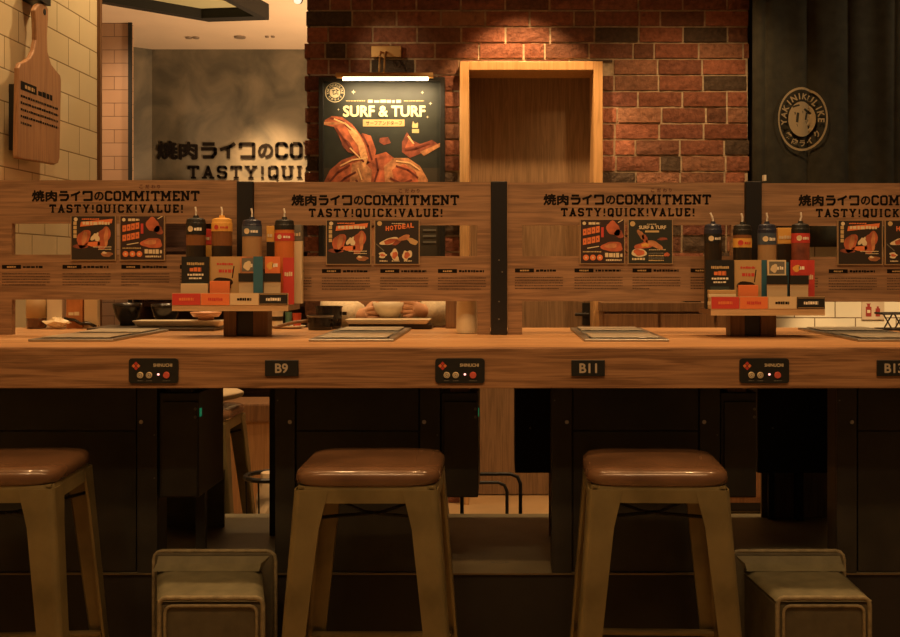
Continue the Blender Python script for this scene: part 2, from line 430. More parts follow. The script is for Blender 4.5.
for i in range(7):
    t = .12+.12*i
    p = inner[4].lerp(inner[0], t); q = inner[3].lerp(inner[2], t)
    d = Vector((0, .02, 0)); u = Vector((0, 0, .02)); o_ = Vector((0, 0, .035))
    mb.hexa([p+o_, q+o_, q+d+o_, p+d+o_], [p+o_+u, q+o_+u, q+d+o_+u, p+d+o_+u], flat('olive slat', (.6, .58, .33), .6))
mb.build('slats', rk)
# ceiling fittings
for px, py, lab in ((189, 37, 'small round ceiling fitting left of the pair over the dark mural'), (196, 37, 'small round ceiling fitting right of the pair over the dark mural'),
                    (240, 36.5, 'flat oval ceiling fitting halfway along the strip over the dark mural'), (267, 36, 'left of two pinhead ceiling fittings near the brick wall'), (273, 36, 'right of two pinhead ceiling fittings near the brick wall')):
    p = at(px, py, z=CZ); r = .022 if px != 240 else .038
    if px > 250: r = .012
    m = MB().lathe([(r, -.012), (r*1.1, -.008), (r*1.1, 0)], (p.x, p.y, CZ), flat('ceiling fitting', (.25, .2, .15), .5))
    tag(m.build('ceiling_sensor'), lab, 'ceiling fitting')
# track spotlight
p = at(298, 3, Y=5.0)
sp_ = thing('track_spotlight', (p.x, p.y, CZ), 'small track spotlight with a pale lens hanging at the brick wall corner', 'spotlight')
MB().cyl((p.x, p.y, p.z+.07), (p.x, p.y, CZ), .008, .008, BLK).build('stem', sp_)
MB().cyl((p.x+.01, p.y+.04, p.z+.06), (p.x, p.y-.01, p.z+.01), .019, .023, BLK, 20).build('lamp_head', sp_, bevel=.004)
MB().cyl((p.x, p.y-.01, p.z+.01), (p.x-.001, p.y-.014, p.z+.002), .019, .015, flat('lamp lens', (.9, .85, .75), .3, emit=(1, .85, .6), es=1.2), 20).build('lens', sp_)

# brick wall, each brick modelled in the one wall mesh
bx0, bx1 = X_(306, YW), X_(750, YW)
BM_ = brick_mat(); MORT = flat('lime mortar', (.52, .43, .31), .9, var=.25, bscale=40, bump=.6)
dx0, dx1 = X_(460, YW), X_(602, YW); dz1 = Z_(63, YW, 530)
mb = MB(); rd = random.Random(3)
T = .008
mb.box(bx0+.02, dx0, YW+T, YW+.24, 0, CZ, MORT); mb.box(dx1, bx1-.01, YW+T, YW+.24, 0, CZ, MORT); mb.box(dx0, dx1, YW+T, YW+.24, dz1, CZ, MORT)
n0 = len(mb.f); tones = []
H = .0805; zz = -.033; row = 0
pal = [(.31, .125, .08), (.37, .15, .095), (.28, .12, .08), (.21, .10, .068), (.11, .08, .06), (.34, .175, .115), (.30, .125, .08), (.23, .095, .068)]
while zz < CZ:
    x = bx0+(-.11 if row % 2 else 0)+rd.uniform(-.01, .01)
    while x < bx1:
        w = .222 if rd.random() > .13 else .105
        a, b = max(x, bx0), min(x+w, bx1)
        if row % 2 == 0 and x <= bx0+.011: a -= .012
        x += w+.0
        z0, z1 = max(zz+.005, .001), min(zz+H-.005, CZ)
        if z0 < dz1 < z1 and a < dx1 and b > dx0 and z1-dz1 > .015: z0 = dz1+.004
        segs = [(a+.005, b-.005)]
        if z0 < dz1:
            s2 = []
            for (u, v) in segs:
                if v <= dx0-.004 or u >= dx1+.004: s2.append((u, v))
                else:
                    if u < dx0-.02: s2.append((u, dx0-.004))
                    if v > dx1+.02: s2.append((dx1+.004, v))
            segs = s2
            if z1 > dz1 and segs: pass
        for (u, v) in segs:
            if v-u < .02: continue
            f = YW-rd.uniform(-.001, .005); j = lambda: rd.uniform(-.0025, .0025)
            yb = YW+.2 if (u < bx0+.03 or v > bx1-.03) else YW+.04
            c = .010
            ring0 = [(u+j(), f+.012, z0+j()), (v+j(), f+.012, z0+j()), (v+j(), f+.012, z1+j()), (u+j(), f+.012, z1+j())]
            ringb = [(u, yb, z0), (v, yb, z0), (v, yb, z1), (u, yb, z1)]
            nx = 5
            # front face grid with rough relief
            vs = []; nz = 3
            for iz in range(nz+1):
                for ix in range(nx+1):
                    tx, tz = ix/nx, iz/nz
                    ex = (ix in (0, nx)) or (iz in (0, nz))
                    vs.append((u+(v-u)*tx+(0 if ex else j()*2), f+(.0025 if ex else 0)+rd.uniform(-.0018, .0018), z0+(z1-z0)*tz))
            fs = []
            for iz in range(nz):
                for ix in range(nx):
                    k = iz*(nx+1)+ix; fs.append((k, k+1, k+nx+2, k+nx+1))
            nb = len(vs); vs += ringb
            bot = [i for i in range(nx+1)]; top = [nz*(nx+1)+i for i in range(nx+1)]
            lef = [i*(nx+1) for i in range(nz+1)]; rig = [i*(nx+1)+nx for i in range(nz+1)]
            fs += [tuple(reversed(bot))+(nb, nb+1), tuple(top)+(nb+2, nb+3), tuple(lef)+(nb+3, nb), tuple(reversed(rig))+(nb+1, nb+2)]
            mb.add(vs, fs, BM_)
            t = rd.choice(pal); q = rd.uniform(.8, 1.2); tones += [tuple(c_*q for c_ in t)]*len(fs)
    zz += H; row += 1
o = struct(mb, 'wall_back')
ca = o.data.color_attributes.new('tone', 'FLOAT_COLOR', 'CORNER')
li = 0; data = []
for i, pl in enumerate(o.data.polygons):
    t = tones[i-n0] if i >= n0 else (.4, .3, .2)
    for _ in pl.vertices: data += [*t, 1.]
ca.data.foreach_set('color', data)

# door in the brick wall
dr = thing('door_1', ((dx0+dx1)/2, YW, 0), kind='structure')
fw = .046
mb = MB().box(dx0, dx0+fw, YW-.045, YW+.23, 0, dz1, W_FRAME).box(dx1-fw, dx1, YW-.045, YW+.23, 0, dz1, W_FRAME)
mb.box(dx0+fw, dx1-fw, YW-.045, YW+.23, dz1-fw*.95, dz1, W_FRAME)
mb.build('door_frame', dr, bevel=.003)
MB().box(dx0+fw, dx1-fw, YW+.185, YW+.225, .006, dz1-fw*.95, W_DOOR).build('door_panel', dr)
hx = X_(586, YW); hz0, hz1 = Z_(325, YW, 586), Z_(303, YW, 586)
YH = YW+.185; hx = X_(586, YH); hz0, hz1 = Z_(325, YH, 586), Z_(303, YH, 586)
mb = MB().box(hx-.02, hx+.02, YH-.012, YH, hz0, hz1, BLKP).cyl((hx, YH-.055, (hz0+hz1)/2), (hx, YH-.01, (hz0+hz1)/2), .012, .012, BLKP)
mb.cyl((hx+.01, YH-.05, (hz0+hz1)/2), (hx-.06, YH-.05, (hz0+hz1)/2), .009, .008, BLKP)
mb.build('handle', dr)

# left tiled wall (runs in depth)
XL = -1.515; pe = at(97, 100, X=XL)
T1 = tile('cream glazed tile', (.80, .68, .44), (.28, .2, .1), 'Y', .2, .1, offz=.0195, offu=.138, rough=.14)
struct(MB().box(XL-.12, XL, -1.2, pe.y, 0, CZ, T1), 'wall_left')
struct(MB().box(XL-.13, XL+.012, pe.y, pe.y+.02, 0, CZ, flat('brown corner trim', (.16, .075, .03), .5)), 'trim_1')
# tiled pier further back
cxa, cxb = X_(97, 7.5), X_(129.5, 7.5)
T2 = tile('pinkish tile', (.50, .33, .22), (.22, .14, .09), 'X', .2, .0907, offz=.0553, offu=.03, rough=.35, joint=.003)
struct(MB().box(cxa-1.2, cxb, 7.5, 7.58, 0, CZ, T2), 'wall_inner')
struct(MB().box(cxb-.005, cxb+.02, 7.485, 7.5, 0, CZ, BLKCEIL), 'trim_2')
# dark mural wall
YM = 8.4
MUR = cloudy('chalkboard plaster', (.085, .082, .062), (.21, .185, .13), 4.0, .5, 10)
ma = X_(152, YM); mb_ = X_(130, YM-.25)
mb = MB().box(ma, .4, YM, YM+.1, 0, CZ, MUR)
mb.hexa([(mb_-.3, YM-.32, 0), (ma, YM, 0), (ma, YM+.1, 0), (mb_-.3, YM+.1, 0)], [(mb_-.3, YM-.32, CZ), (ma, YM, CZ), (ma, YM+.1, CZ), (mb_-.3, YM+.1, CZ)], MUR)
struct(mb, 'wall_far')
pz = at(157, 159, Y=YM-.004); h = Z_(141.5, YM, 230)-Z_(158, YM, 230)
D = Decal((0, YM-.012, 0), eps=.001)
k = 1100/YM
w1 = (X_(306, YM)-X_(157, YM))*166/ (166*149/ (149)) * 1.0
jw = X_(281, YM)-X_(157, YM)          # up to the C
title(D, X_(157.5, YM), Z_(158.8, YM, 230), h, INK, 7.15*h+slab_w('COMMITMENT', h)*.97)
o = thing('wall_lettering', (X_(230, YM), YM, Z_(180, YM)))
def thick(q):
    return q
thick(D.build('upper_line', o))
D = Decal((0, YM-.012, 0), eps=.001)
D.slab('TASTY!QUICK!VALUE!', X_(188, YM), Z_(178.8, YM, 230), (Z_(165.8, YM, 230)-Z_(178.8, YM, 230)), INK, gap=2.3, sx=1.0, t=2.1)
thick(D.build('lower_line', o))
tag(o, 'large black slogan lettering mounted on the dark mural wall', 'wall lettering')

ya_ = 8.0
t = thing('service_shelf', (X_(230, ya_), ya_, 0), 'dark wooden service shelf below the mural lettering seen through the boards', 'shelf')
xa_, xb_ = X_(140, ya_), X_(312, ya_); zs_ = Z_(196, ya_, 230)
DKW = wood('dark service wood', (.05, .025, .014), (.10, .05, .03), 'X', .5)
MB().box(xa_, xb_, ya_+.25, ya_+.28, 0, zs_, DKW).build('back_board', t)
for q_ in (xa_, (xa_+xb_)/2, xb_-.03): MB().box(q_, q_+.03, ya_, ya_+.25, 0, zs_, DKW).build('side_panel', t)
for z_ in (.1, .5, .9, 1.3, zs_-.03): MB().box(xa_, xb_, ya_-.01, ya_+.25, z_, z_+.03, DKW).build('shelf_board', t)
# right side: dark wall, tiled dado
rx0 = bx1
struct(MB().box(rx0, 3.3, YW+.3, YW+.4, 0, CZ, flat('dark wall paint', (.03, .026, .02), .8)), 'wall_right')
tx0 = X_(773, 5.4)
T3 = tile('white glazed tile', (.86, .78, .60), (.22, .16, .1), 'X', .2, .098, offz=Z_(318, 5.38, 800)*-1, offu=.055, rough=.2, joint=.003)
struct(MB().box(tx0, 3.3, 5.4, 5.52, 0, Z_(232, 5.4, 830), T3), 'wall_lower')

# black curtain with emblem
def curt_y(x):
    return 5.24+.028*math.sin(x*27+2.2*math.sin(x*6.1))*(.35+.65*math.sin(x*3.7+.4)**2)+.016*(1-abs(math.sin(x*11+1.4*math.sin(x*4))))**2*2-.01*math.sin(x*7)
mb = MB(); vs = []; fs = []
ca0, ca1 = X_(752, 5.25), X_(932, 5.25); nx, nz = 140, 10; zb, zt = Z_(247, 5.25, 800), CZ-.03
for iz in range(nz+1):
    for ix in range(nx+1):
        x = ca0+(ca1-ca0)*ix/nx; z = zb+(zt-zb)*iz/nz
        xx = x
        vs.append((xx, curt_y(x)+.012*math.sin(z*3+x*8)*(ix/nx), z))
for iz in range(nz):
    for ix in range(nx):
        kk = iz*(nx+1)+ix; fs.append((kk, kk+1, kk+nx+2, kk+nx+1))
cur = thing('black_curtain', ((ca0+ca1)/2, 5.25, zb), 'black hanging curtain with a pale round emblem right of the brick wall', 'curtain')
mb.add(vs, fs, flat('black cloth', (.024, .024, .016), .9, var=.3, bscale=20, bump=.2))
o = mb.build('cloth', cur, smooth=True); sd = o.modifiers.new('thick', 'SOLIDIFY'); sd.thickness = .003; sd.offset = 1
e0 = at(804, 118, Y=5.2)
def warp(p, l):
    fr = (p.x-ca0)/(ca1-ca0)
    return Vector((p.x, curt_y(p.x)+.012*math.sin(p.z*3+p.x*8)*fr-.022-l, p.z))
EMB = flat('emblem print', (.30, .25, .16), .9)
BCL = flat('cloth ink', (.024, .024, .016), .9)
D = Decal((e0.x, 0, e0.z), warp=warp, eps=.0006)
er, ez = .118, .152
def emblem(D, cx, cy, r, ry, fg, bg, lay=1, letters=True):
    q = ry/r
    n = 48
    def ring(r0, r1, m, l):
        for i in range(n):
            a, b = 2*math.pi*i/n, 2*math.pi*(i+1)/n
            D.poly([(cx+r0*math.cos(a), cy+q*r0*math.sin(a)), (cx+r1*math.cos(a), cy+q*r1*math.sin(a)), (cx+r1*math.cos(b), cy+q*r1*math.sin(b)), (cx+r0*math.cos(b), cy+q*r0*math.sin(b))], m, l)
    ring(r*.93, r, fg, lay)
    for k_ in range(4): ring(r*.55*k_/4, r*.55*(k_+1)/4, fg, lay)
    for (a, b, c, d, w) in ((-.30, .18, .05, .22, .1), (-.16, .2, -.2, -.1, .1), (.1, .32, .38, .16, .09), (.22, .2, .16, -.02, .09), (-.2, -.2, .2, -.1, .1), (.3, 0, .3, -.3, .08), (-.38, .38, -.1, .44, .07)):
        D.line([(cx+a*r, cy+b*ry), (cx+c*r, cy+d*ry)], w*r, bg, lay+1, joint=False)
    if letters:
        def arc(txt, a0, a1, flip=False):
            for i, ch in enumerate(txt):
                a = a0+(a1-a0)*i/(len(txt)-1)
                if ch == ' ': continue
                D.text(ch, cx+.74*r*math.cos(R(a))-(.0), cy+.74*ry*math.sin(R(a)), r*.26, fg, lay, bold=.03, align='c', rot=(a-90) if not flip else a+90)
        # letter bottoms on the inner circle
        def arc2(txt, a0, a1, flip=False):
            for i, ch in enumerate(txt):
                a = a0+(a1-a0)*i/(len(txt)-1)
                if ch == ' ': continue
                rr = .62 if not flip else .86
                D.text(ch, cx+rr*r*math.cos(R(a)), cy+rr*ry*math.sin(R(a)), r*.25, fg, lay, bold=.03, align='c', rot=(a-90) if not flip else a+90)
        arc2('YAKINIKU', 188, 62); arc2('LIKE', 44, -4); arc2('焼肉ライク', 222, 322, True)
    else:
        for i in range(14):
            a = R(i*360/14); D.rect(cx+.74*r*math.cos(a)-.06*r, cy+.74*ry*math.sin(a)-.08*r, cx+.74*r*math.cos(a)+.06*r, cy+.74*ry*math.sin(a)+.08*r, fg, lay)
emblem(D, 0, 0, er, ez, EMB, BCL)
D.build('emblem', cur)
mb = MB().cyl((ca0-.02, 5.25, zt+.012), (ca1, 5.25, zt+.012), .01, .01, BLK)
mb.build('rail', cur)
# small white tag on the curtain edge
p = at(763.5, 178, Y=5.2)
tag(MB().box(p.x-.006, p.x+.006, 5.17, 5.2, p.z-.015, p.z+.012, WHITEP).build('white_clip'), 'tiny white clip at the lower left edge of the black curtain', 'clip')

# wooden side cabinet below the bricks
kx0, kx1 = X_(603, 5.25), X_(772, 5.25); kz = Z_(302.5, 5.25, 680)
kc = thing('side_cabinet', ((kx0+kx1)/2, 5.35, 0), 'brown wooden side cabinet with a dark top under the brick wall', 'cabinet')
MB().box(kx0, kx1, 5.27, YW-.02, .05, kz-.045, W_CAB).build('body', kc)
MB().box(kx0-.005, kx1, 5.25, YW-.012, kz-.045, kz, W_RACK).build('top', kc, bevel=.003)
for i in range(3):
    a = kx0+(kx1-kx0)*i/3
    d = MB().box(a+.006, a+(kx1-kx0)/3-.006, 5.252, 5.27, .08, kz-.055, W_CAB).build('cabinet_door', kc, bevel=.002)
MB().box(kx0+.01, kx1-.01, 5.3, YW-.03, 0, .05, BLK).build('plinth', kc)
p = at(690, 308, Y=5.2)
tag(MB().box(X_(684, 5.3), X_(700, 5.3), 5.27, 5.38, kz+.0005, Z_(298, 5.3, 690), BLKP).build('black_box', bevel=.004), 'small black box on top of the brown side cabinet', 'box')
# wood desk far left, seen under the counter
a, b = X_(228, 5.2), X_(290, 5.2)
dk = thing('service_desk', ((a+b)/2, 5.3, 0), 'pale wooden service desk with a brown top edge seen under the counter', 'desk')
MB().box(a-.5, b, 5.22, 5.45, 0, Z_(422, 5.2, 255), wood('desk oak', (.42, .22, .09), (.55, .31, .13), 'Z', .5)).build('body', dk)
MB().box(a-.5, b+.02, 5.18, 5.46, Z_(422, 5.2, 255), Z_(403, 5.2, 255), W_CAB).build('top', dk, bevel=.01)

# ------------------------------------------------------------------ framed poster with picture light
YP = 5.46
x0, x1 = X_(319, YP), X_(445, YP); z1 = Z_(77.5, YP, 380); z0 = Z_(262, YP, 380)
ps = thing('framed_poster', ((x0+x1)/2, YP, z0), 'black framed seafood and steak poster under a picture light on the brick wall', 'poster')
f = .024
mb = MB().box(x0, x0+f, YP-.015, YW-.012, z0, z1, BLK).box(x1-f, x1, YP-.015, YW-.012, z0, z1, BLK).box(x0+f, x1-f, YP-.015, YW-.012, z0, z0+f, BLK).box(x0+f, x1-f, YP-.015, YW-.012, z1-f, z1, BLK)
mb.build('frame', ps, bevel=.002)
W, Hh = x1-x0-2*f, z1-z0-2*f
MB().box(x0+f, x1-f, YP, YW-.014, z0+f, z1-f, GRNP).build('print_sheet', ps)
D = Decal((x0+f, YP, z0+f), eps=.0005)
def px(p): return X_(p, YP)-(x0+f)
def pz_(p): return Z_(p, YP, 380)-(z0+f)
POSTA = GRNP
# lobster and steak
def shape(pts, m, lay): D.poly([(px(a), pz_(b)) for a, b in pts], m, lay)
D.rect(0, 0, W, pz_(168), flat('poster dark board', (.05, .04, .025), .5), 1)
shape([(325, 120), (332, 116), (342, 117), (352, 124), (360, 134), (368, 148), (374, 160), (366, 165), (354, 152), (344, 148), (339, 136), (334, 127), (324, 125)], MEATA, 2)
shape([(341, 135), (350, 143), (356, 155), (348, 152), (342, 145)], MEATC, 3)
shape([(362, 133), (371, 136), (376, 150), (374, 164), (366, 160), (364, 145)], MEATA, 3)
shape([(345, 124), (356, 130), (364, 143), (368, 158), (364, 172), (361, 160), (358, 146), (350, 134)], flat('pale leg print', (.75, .36, .14), .5, var=.3, bscale=60), 4)
shape([(324, 182), (330, 170), (342, 160), (356, 155), (372, 156), (386, 152), (394, 158), (392, 176), (388, 196), (326, 196)], MEATA, 2)
shape([(352, 164), (362, 160), (372, 170), (370, 195), (348, 195)], MEATB, 3)
shape([(384, 166), (394, 158), (408, 158), (420, 166), (428, 180), (426, 196), (386, 196)], MEATB, 3)
shape([(392, 170), (404, 164), (416, 172), (420, 190), (396, 192)], MEATA, 4)
shape([(402, 142), (407, 132), (412, 140), (420, 144), (432, 140), (438, 144), (434, 150), (422, 153), (410, 158), (402, 152)], MEATC, 2)
shape([(405, 148), (410, 136), (414, 146)], MEATA, 3)
shape([(420, 152), (440, 143), (441, 146), (424, 156)], MEATB, 3)
shape([(380, 138), (388, 137), (391, 143), (384, 145), (379, 142)], MEATC, 2)
shape([(324, 122), (346, 122), (346, 124), (324, 125)], MEATB, 3)
lnd = flat('lobster shade print', (.16, .035, .018), .5)
for q_ in ([(336, 128), (345, 141), (354, 153), (364, 162)], [(330, 118), (342, 121), (351, 130)], [(362, 134), (368, 146), (372, 160)], [(328, 184), (338, 172), (350, 165)], [(334, 190), (345, 178), (356, 172)],
           [(376, 158), (378, 170), (374, 184)], [(390, 178), (402, 184), (412, 180)], [(396, 166), (408, 170), (418, 178)], [(356, 180), (360, 186), (366, 190)], [(405, 150), (416, 148), (430, 143)]):
    D.line([(px(a), pz_(b)) for a, b in q_], .010, lnd, 5)
hl = flat('lobster highlight print', (.85, .50, .22), .5)
for q_ in ([(334, 119), (346, 124), (357, 134)], [(350, 148), (360, 158)], [(340, 166), (352, 160), (366, 158)], [(396, 161), (410, 163), (420, 170)], [(408, 136), (414, 144)], [(358, 168), (362, 180)]):
    D.line([(px(a), pz_(b)) for a, b in q_], .007, hl, 6)
for i in range(5):
    D.blob(px(335+22*i), pz_(206+(i % 2)*8), .05, .035, MEATC if i % 2 else MEATB, 4, seed=i)
D.text('SURF & TURF', px(343.5), pz_(116.5), .052, flat('cream title', (.85, .72, .40), .6), 5, fat=.05, width=px(425)-px(343.5))
D.rect(px(363), pz_(126.5), px(404.5), pz_(119.5), TANP, 4)
D.text('サーフアンドターフ', px(366), pz_(125.3), .022, INK, 5, bold=.01, width=px(402)-px(366))
D.dashes(px(368), pz_(103), px(401)-px(368), .016, CREAM, 4, seed=5, unit=.02)
D.dashes(px(346), pz_(101.4), px(365)-px(346), .005, GOLD, 4, seed=6, unit=.01)
D.dashes(px(404), pz_(101.4), px(424)-px(404), .005, GOLD, 4, seed=7, unit=.01)
for a, b, r in ((353.5, 92, .012), (422.5, 92.5, .009), (430.5, 103.5, .009), (427.5, 117, .007), (338.5, 109.5, .006)):
    D.poly([(px(a)-r, pz_(b)), (px(a)-r*.25, pz_(b)+r*.25), (px(a), pz_(b)+r), (px(a)+r*.25, pz_(b)+r*.25), (px(a)+r, pz_(b)), (px(a)+r*.25, pz_(b)-r*.25), (px(a), pz_(b)-r), (px(a)-r*.25, pz_(b)-r*.25)], CREAM, 3)
shape([(412, 126.5), (413, 121), (415, 124), (418, 122.5), (418, 128), (412.5, 128)], GOLD, 3)
D.rect(px(412), pz_(133), px(419), pz_(129), GOLD, 3)
emblem(D, px(335), pz_(92.5), .049, .049, CREAM, POSTA, 3, letters=True)
for i in range(3): D.rect(px(423), pz_(229+6*i), px(436), pz_(231+6*i), GREYP, 5)
D.build('printed_design', ps)

pl = thing('picture_light', (X_(385, YP), YW-.01, Z_(52, YP, 385)), 'brass picture light glowing over the framed poster', 'lamp')
a, b = X_(371, YP), X_(401, YP)
MB().box(a, b, YW-.035, YW-.008, Z_(57, YP, 385), Z_(45.5, YP, 385), BRASS).build('wall_plate', pl, bevel=.003)
cx = X_(384, YP-.1); cx2 = X_(384, YP)
mb = MB()
for s_ in (-.012, .012):
    mb.tube([(cx2+s_, YW-.03, Z_(52, YP, 385)), (cx2+s_, YW-.07, Z_(53, YP, 385)), (cx2+s_, YW-.12, Z_(60, YP, 385)), (cx2+s_, YW-.16, Z_(74, 5.33, 385))], .005, BRASS)
mb.build('arm', pl, smooth=True)
YL = 5.32
a, b = X_(336, YL), X_(433, YL); zc = Z_(77, YL, 385)
mb = MB(); rr = .022
ringp = [(math.cos(R(t))*rr, math.sin(R(t))*rr) for t in range(-10, 191, 20)]
ri = [(x*.86, z*.86) for x, z in reversed(ringp)]
out = ringp+ri
mb.hexa([(a, YL+y, zc+z) for y, z in out], [(b, YL+y, zc+z) for y, z in out], BRASS)
mb.build('shade', pl)
MB().cyl((X_(343, YL), YL, zc-.008), (X_(428, YL), YL, zc-.008), .009, .009, flat('lamp tube', (.9, .8, .6), .4, emit=(1, .72, .38), es=14.0)).build('lamp_tube', pl, smooth=True)

# ------------------------------------------------------------------ things on left wall: cutting board
def WL(px_, py_, off=.0): return at(px_, py_, X=XL+off)
off = .055
pl_ = []
outline = [(17.5, 155.5), (19, 68), (21, 63), (26, 61), (31, 57.5), (34.5, 50), (36.5, 40), (36, 22), (35, 10), (37.5, 5), (41, 3), (46, 4.5), (48.5, 9), (48.5, 20), (47.5, 36), (48, 52), (51.5, 64), (56, 70), (60.5, 75), (61.5, 80), (60, 158), (58.5, 163), (55, 164.8), (18, 158.5)]
pts = [WL(a, b, off) for a, b in outline]
cb = thing('cutting_board', (XL+off, pts[0].y, min(p.z for p in pts)), 'beech paddle cutting board with printed notes hung on the tiled wall', 'cutting board')
mb = MB()
fr_ = [Vector((XL+off, p.y, p.z)) for p in pts]; bk = [Vector((XL+off-.016, p.y, p.z)) for p in pts]
n = len(pts)
mb.add(fr_+bk, [tuple(reversed(range(n))), tuple(range(n, 2*n))]+[(i, (i+1) % n, n+(i+1) % n, n+i) for i in range(n)], W_BOARD)
o = mb.build('board', cb, bevel=.004)
me = o.data; bm = bmesh.new(); bm.from_mesh(me); bmesh.ops.recalc_face_normals(bm, faces=bm.faces); bm.to_mesh(me); bm.free()
D = Decal((XL+off, 0, 0), U=(0, 1, 0), V=(0, 0, 1), N=(1, 0, 0), eps=.0005)
q0 = WL(20.5, 80.5, off); q1 = WL(36.5, 85, off); hh = .027
D.rect(q0.y, q0.z-hh, q1.y, q0.z, INK, 1); D.dashes(q0.y+.03, q0.z-hh*.75, (q1.y-q0.y)*.6, hh*.45, TANP, 2, seed=1, unit=.02)
q2 = WL(38, 85, off); D.dashes(q2.y, q0.z-hh, .115, hh*.75, INK, 1, seed=2, unit=.02)
for i in range(5):
    D.dashes(q0.y, q0.z-.050-i*.0205, .285 if i < 4 else .08, .0085, INK, 1, seed=10+i, unit=.012)
D.build('printed_notes', cb)
# handle hole and strap
hp = WL(44.5, 12, off)
MB().cyl((XL+off-.001, hp.y, hp.z), (XL+off+.0012, hp.y, hp.z), .010, .010, BLK, 18).build('hang_hole', cb)
b0 = WL(8.5, 84, .0); b1 = WL(13, 150, .0)
mb = MB().box(XL+.001, XL+off-.024, b0.y, b0.y+.17, WL(8.5, 150).z, WL(8.5, 84).z, BLK)
tag(mb.build('wall_bracket'), 'black metal mounting plate between the cutting board and tiles', 'bracket')
p = WL(35, 4, .03)
mb = MB().box(XL+.001, XL+.06, p.y-.03, p.y+.05, p.z+.005, p.z+.05, BLK)
tag(mb.build('wall_hook'), 'black metal hook above the cutting board handle', 'hook')

# ================================================================== COUNTER
ZC = 1.0; YF = 2.34; YB = 3.15; PIT = .65
zf0 = Z_(388.3, YF, 450)
CL, CR = -1.5, 1.75
ctr = thing('dining_counter', (0, (YF+YB)/2, ZC), 'long oak laminate dining counter with a thick wooden front edge', 'counter')
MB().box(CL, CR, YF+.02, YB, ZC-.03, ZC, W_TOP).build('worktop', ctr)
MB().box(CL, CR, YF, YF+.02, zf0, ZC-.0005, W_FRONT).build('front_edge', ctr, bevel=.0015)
MB().box(CL, CR, YB-.02, YB, zf0, ZC-.031, W_FRONT).build('rear_edge', ctr)
MB().box(CL, CR, YF+.021, YB-.021, zf0+.004, ZC-.031, CABBLK).build('underside_board', ctr)

# table-edge fittings
def control_plate(pxc, lab, first=[None]):
    p0 = at(pxc-24.7, 383.2, Y=YF); p1 = at(pxc+24.7, 358.2, Y=YF)
    w, h_ = p1.x-p0.x, p1.z-p0.z
    t = thing('control_plate', (p0.x+w/2, YF, p0.z), lab, 'control panel', 'control plates on the counter edge')
    mb = MB(); c = .007; pts = []
    for cx_, cz_, a0 in ((w-c, h_-c, 0), (c, h_-c, 90), (c, c, 180), (w-c, c, 270)):
        for a in range(0, 91, 30): pts.append((p0.x+cx_+c*math.cos(R(a0+a)), p0.z+cz_+c*math.sin(R(a0+a))))
    mb.prism(pts, YF-.004, YF, BLKP); mb.build('plate', t)
    D = Decal((p0.x, YF-.0045, p0.z), eps=.0003)
    for a, b in ((0, .005), (0, -.005), (.005, 0), (-.005, 0)):
        D.disc(w*.15+a, h_*.70+b, .0042, ORNP if a else REDP, 1, n=4)
    D.text('SHINUCHI', w*.5, h_*.665, h_*.13, CREAM, 1, bold=.02, width=w*.38)
    for x in (.235, .415): D.dashes(w*x-.006, h_*.09, .012, .002, GREYP, 1, seed=int(x*100), unit=.003)
    D.dashes(w*.765-.008, h_*.09, .016, .002, GREYP, 1, seed=4, unit=.003)
    D.build('plate_print', t)
    for i, x in enumerate((.235, .415)):
        q = p0.x+w*x; zq = p0.z+h_*.33
        bt = MB().cyl((q, YF-.0045, zq), (q, YF-.007, zq), .0068, .0062, CREAM).build('push_button', t)
        D = Decal((q, YF-.0072, zq), eps=.0003); D.ring(0, 0, .0036, .0046, GREYP, 1, 20); D.rect(-.0012, -.0014, .0012, .0014, GREYP, 1); D.build('button_mark', bt)
    q = p0.x+w*.765; zq = p0.z+h_*.33
    MB().cyl((q, YF-.0045, zq), (q, YF-.007, zq), .0072, .0066, flat('red button', (.65, .12, .08), .4)).build('red_button', t)
    MB().cyl((p0.x+w*.6, YF-.004, p0.z+h_*.36), (p0.x+w*.6, YF-.006, p0.z+h_*.36), .0024, .002, flat('led red', (1, .3, .2), .4, emit=(1, .45, .4), es=2.0)).build('led', t)
control_plate(154, 'black control plate on the counter edge left of the B9 plate')
control_plate(460, 'black control plate on the counter edge between B9 and B11')
control_plate(764, 'black control plate on the counter edge right of the B11 plate')
for s_, pxc, lab in (('B9', 282, 'black seat number plate reading B9 on the counter edge'), ('B11', 588, 'black seat number plate reading B11 on the counter edge'), ('B13', 893, 'black seat number plate reading B13 at the right frame edge')):
    p0 = at(pxc-16.7, 376, Y=YF); p1 = at(pxc+16.7, 360, Y=YF)
    t = thing('seat_number_plate', ((p0.x+p1.x)/2, YF, p0.z), lab, 'number plate', 'seat number plates')
    MB().box(p0.x, p1.x, YF-.005, YF, p0.z, p1.z, BLKP).build('plate', t, bevel=.001)
    D = Decal(((p0.x+p1.x)/2, YF-.0052, p0.z)); wh = p1.z-p0.z
    D.text(s_, 0, wh*.22, wh*.56, flat('plate lettering', (.50, .42, .3), .6), 1, fat=.04, align='c'); D.build('number', t)

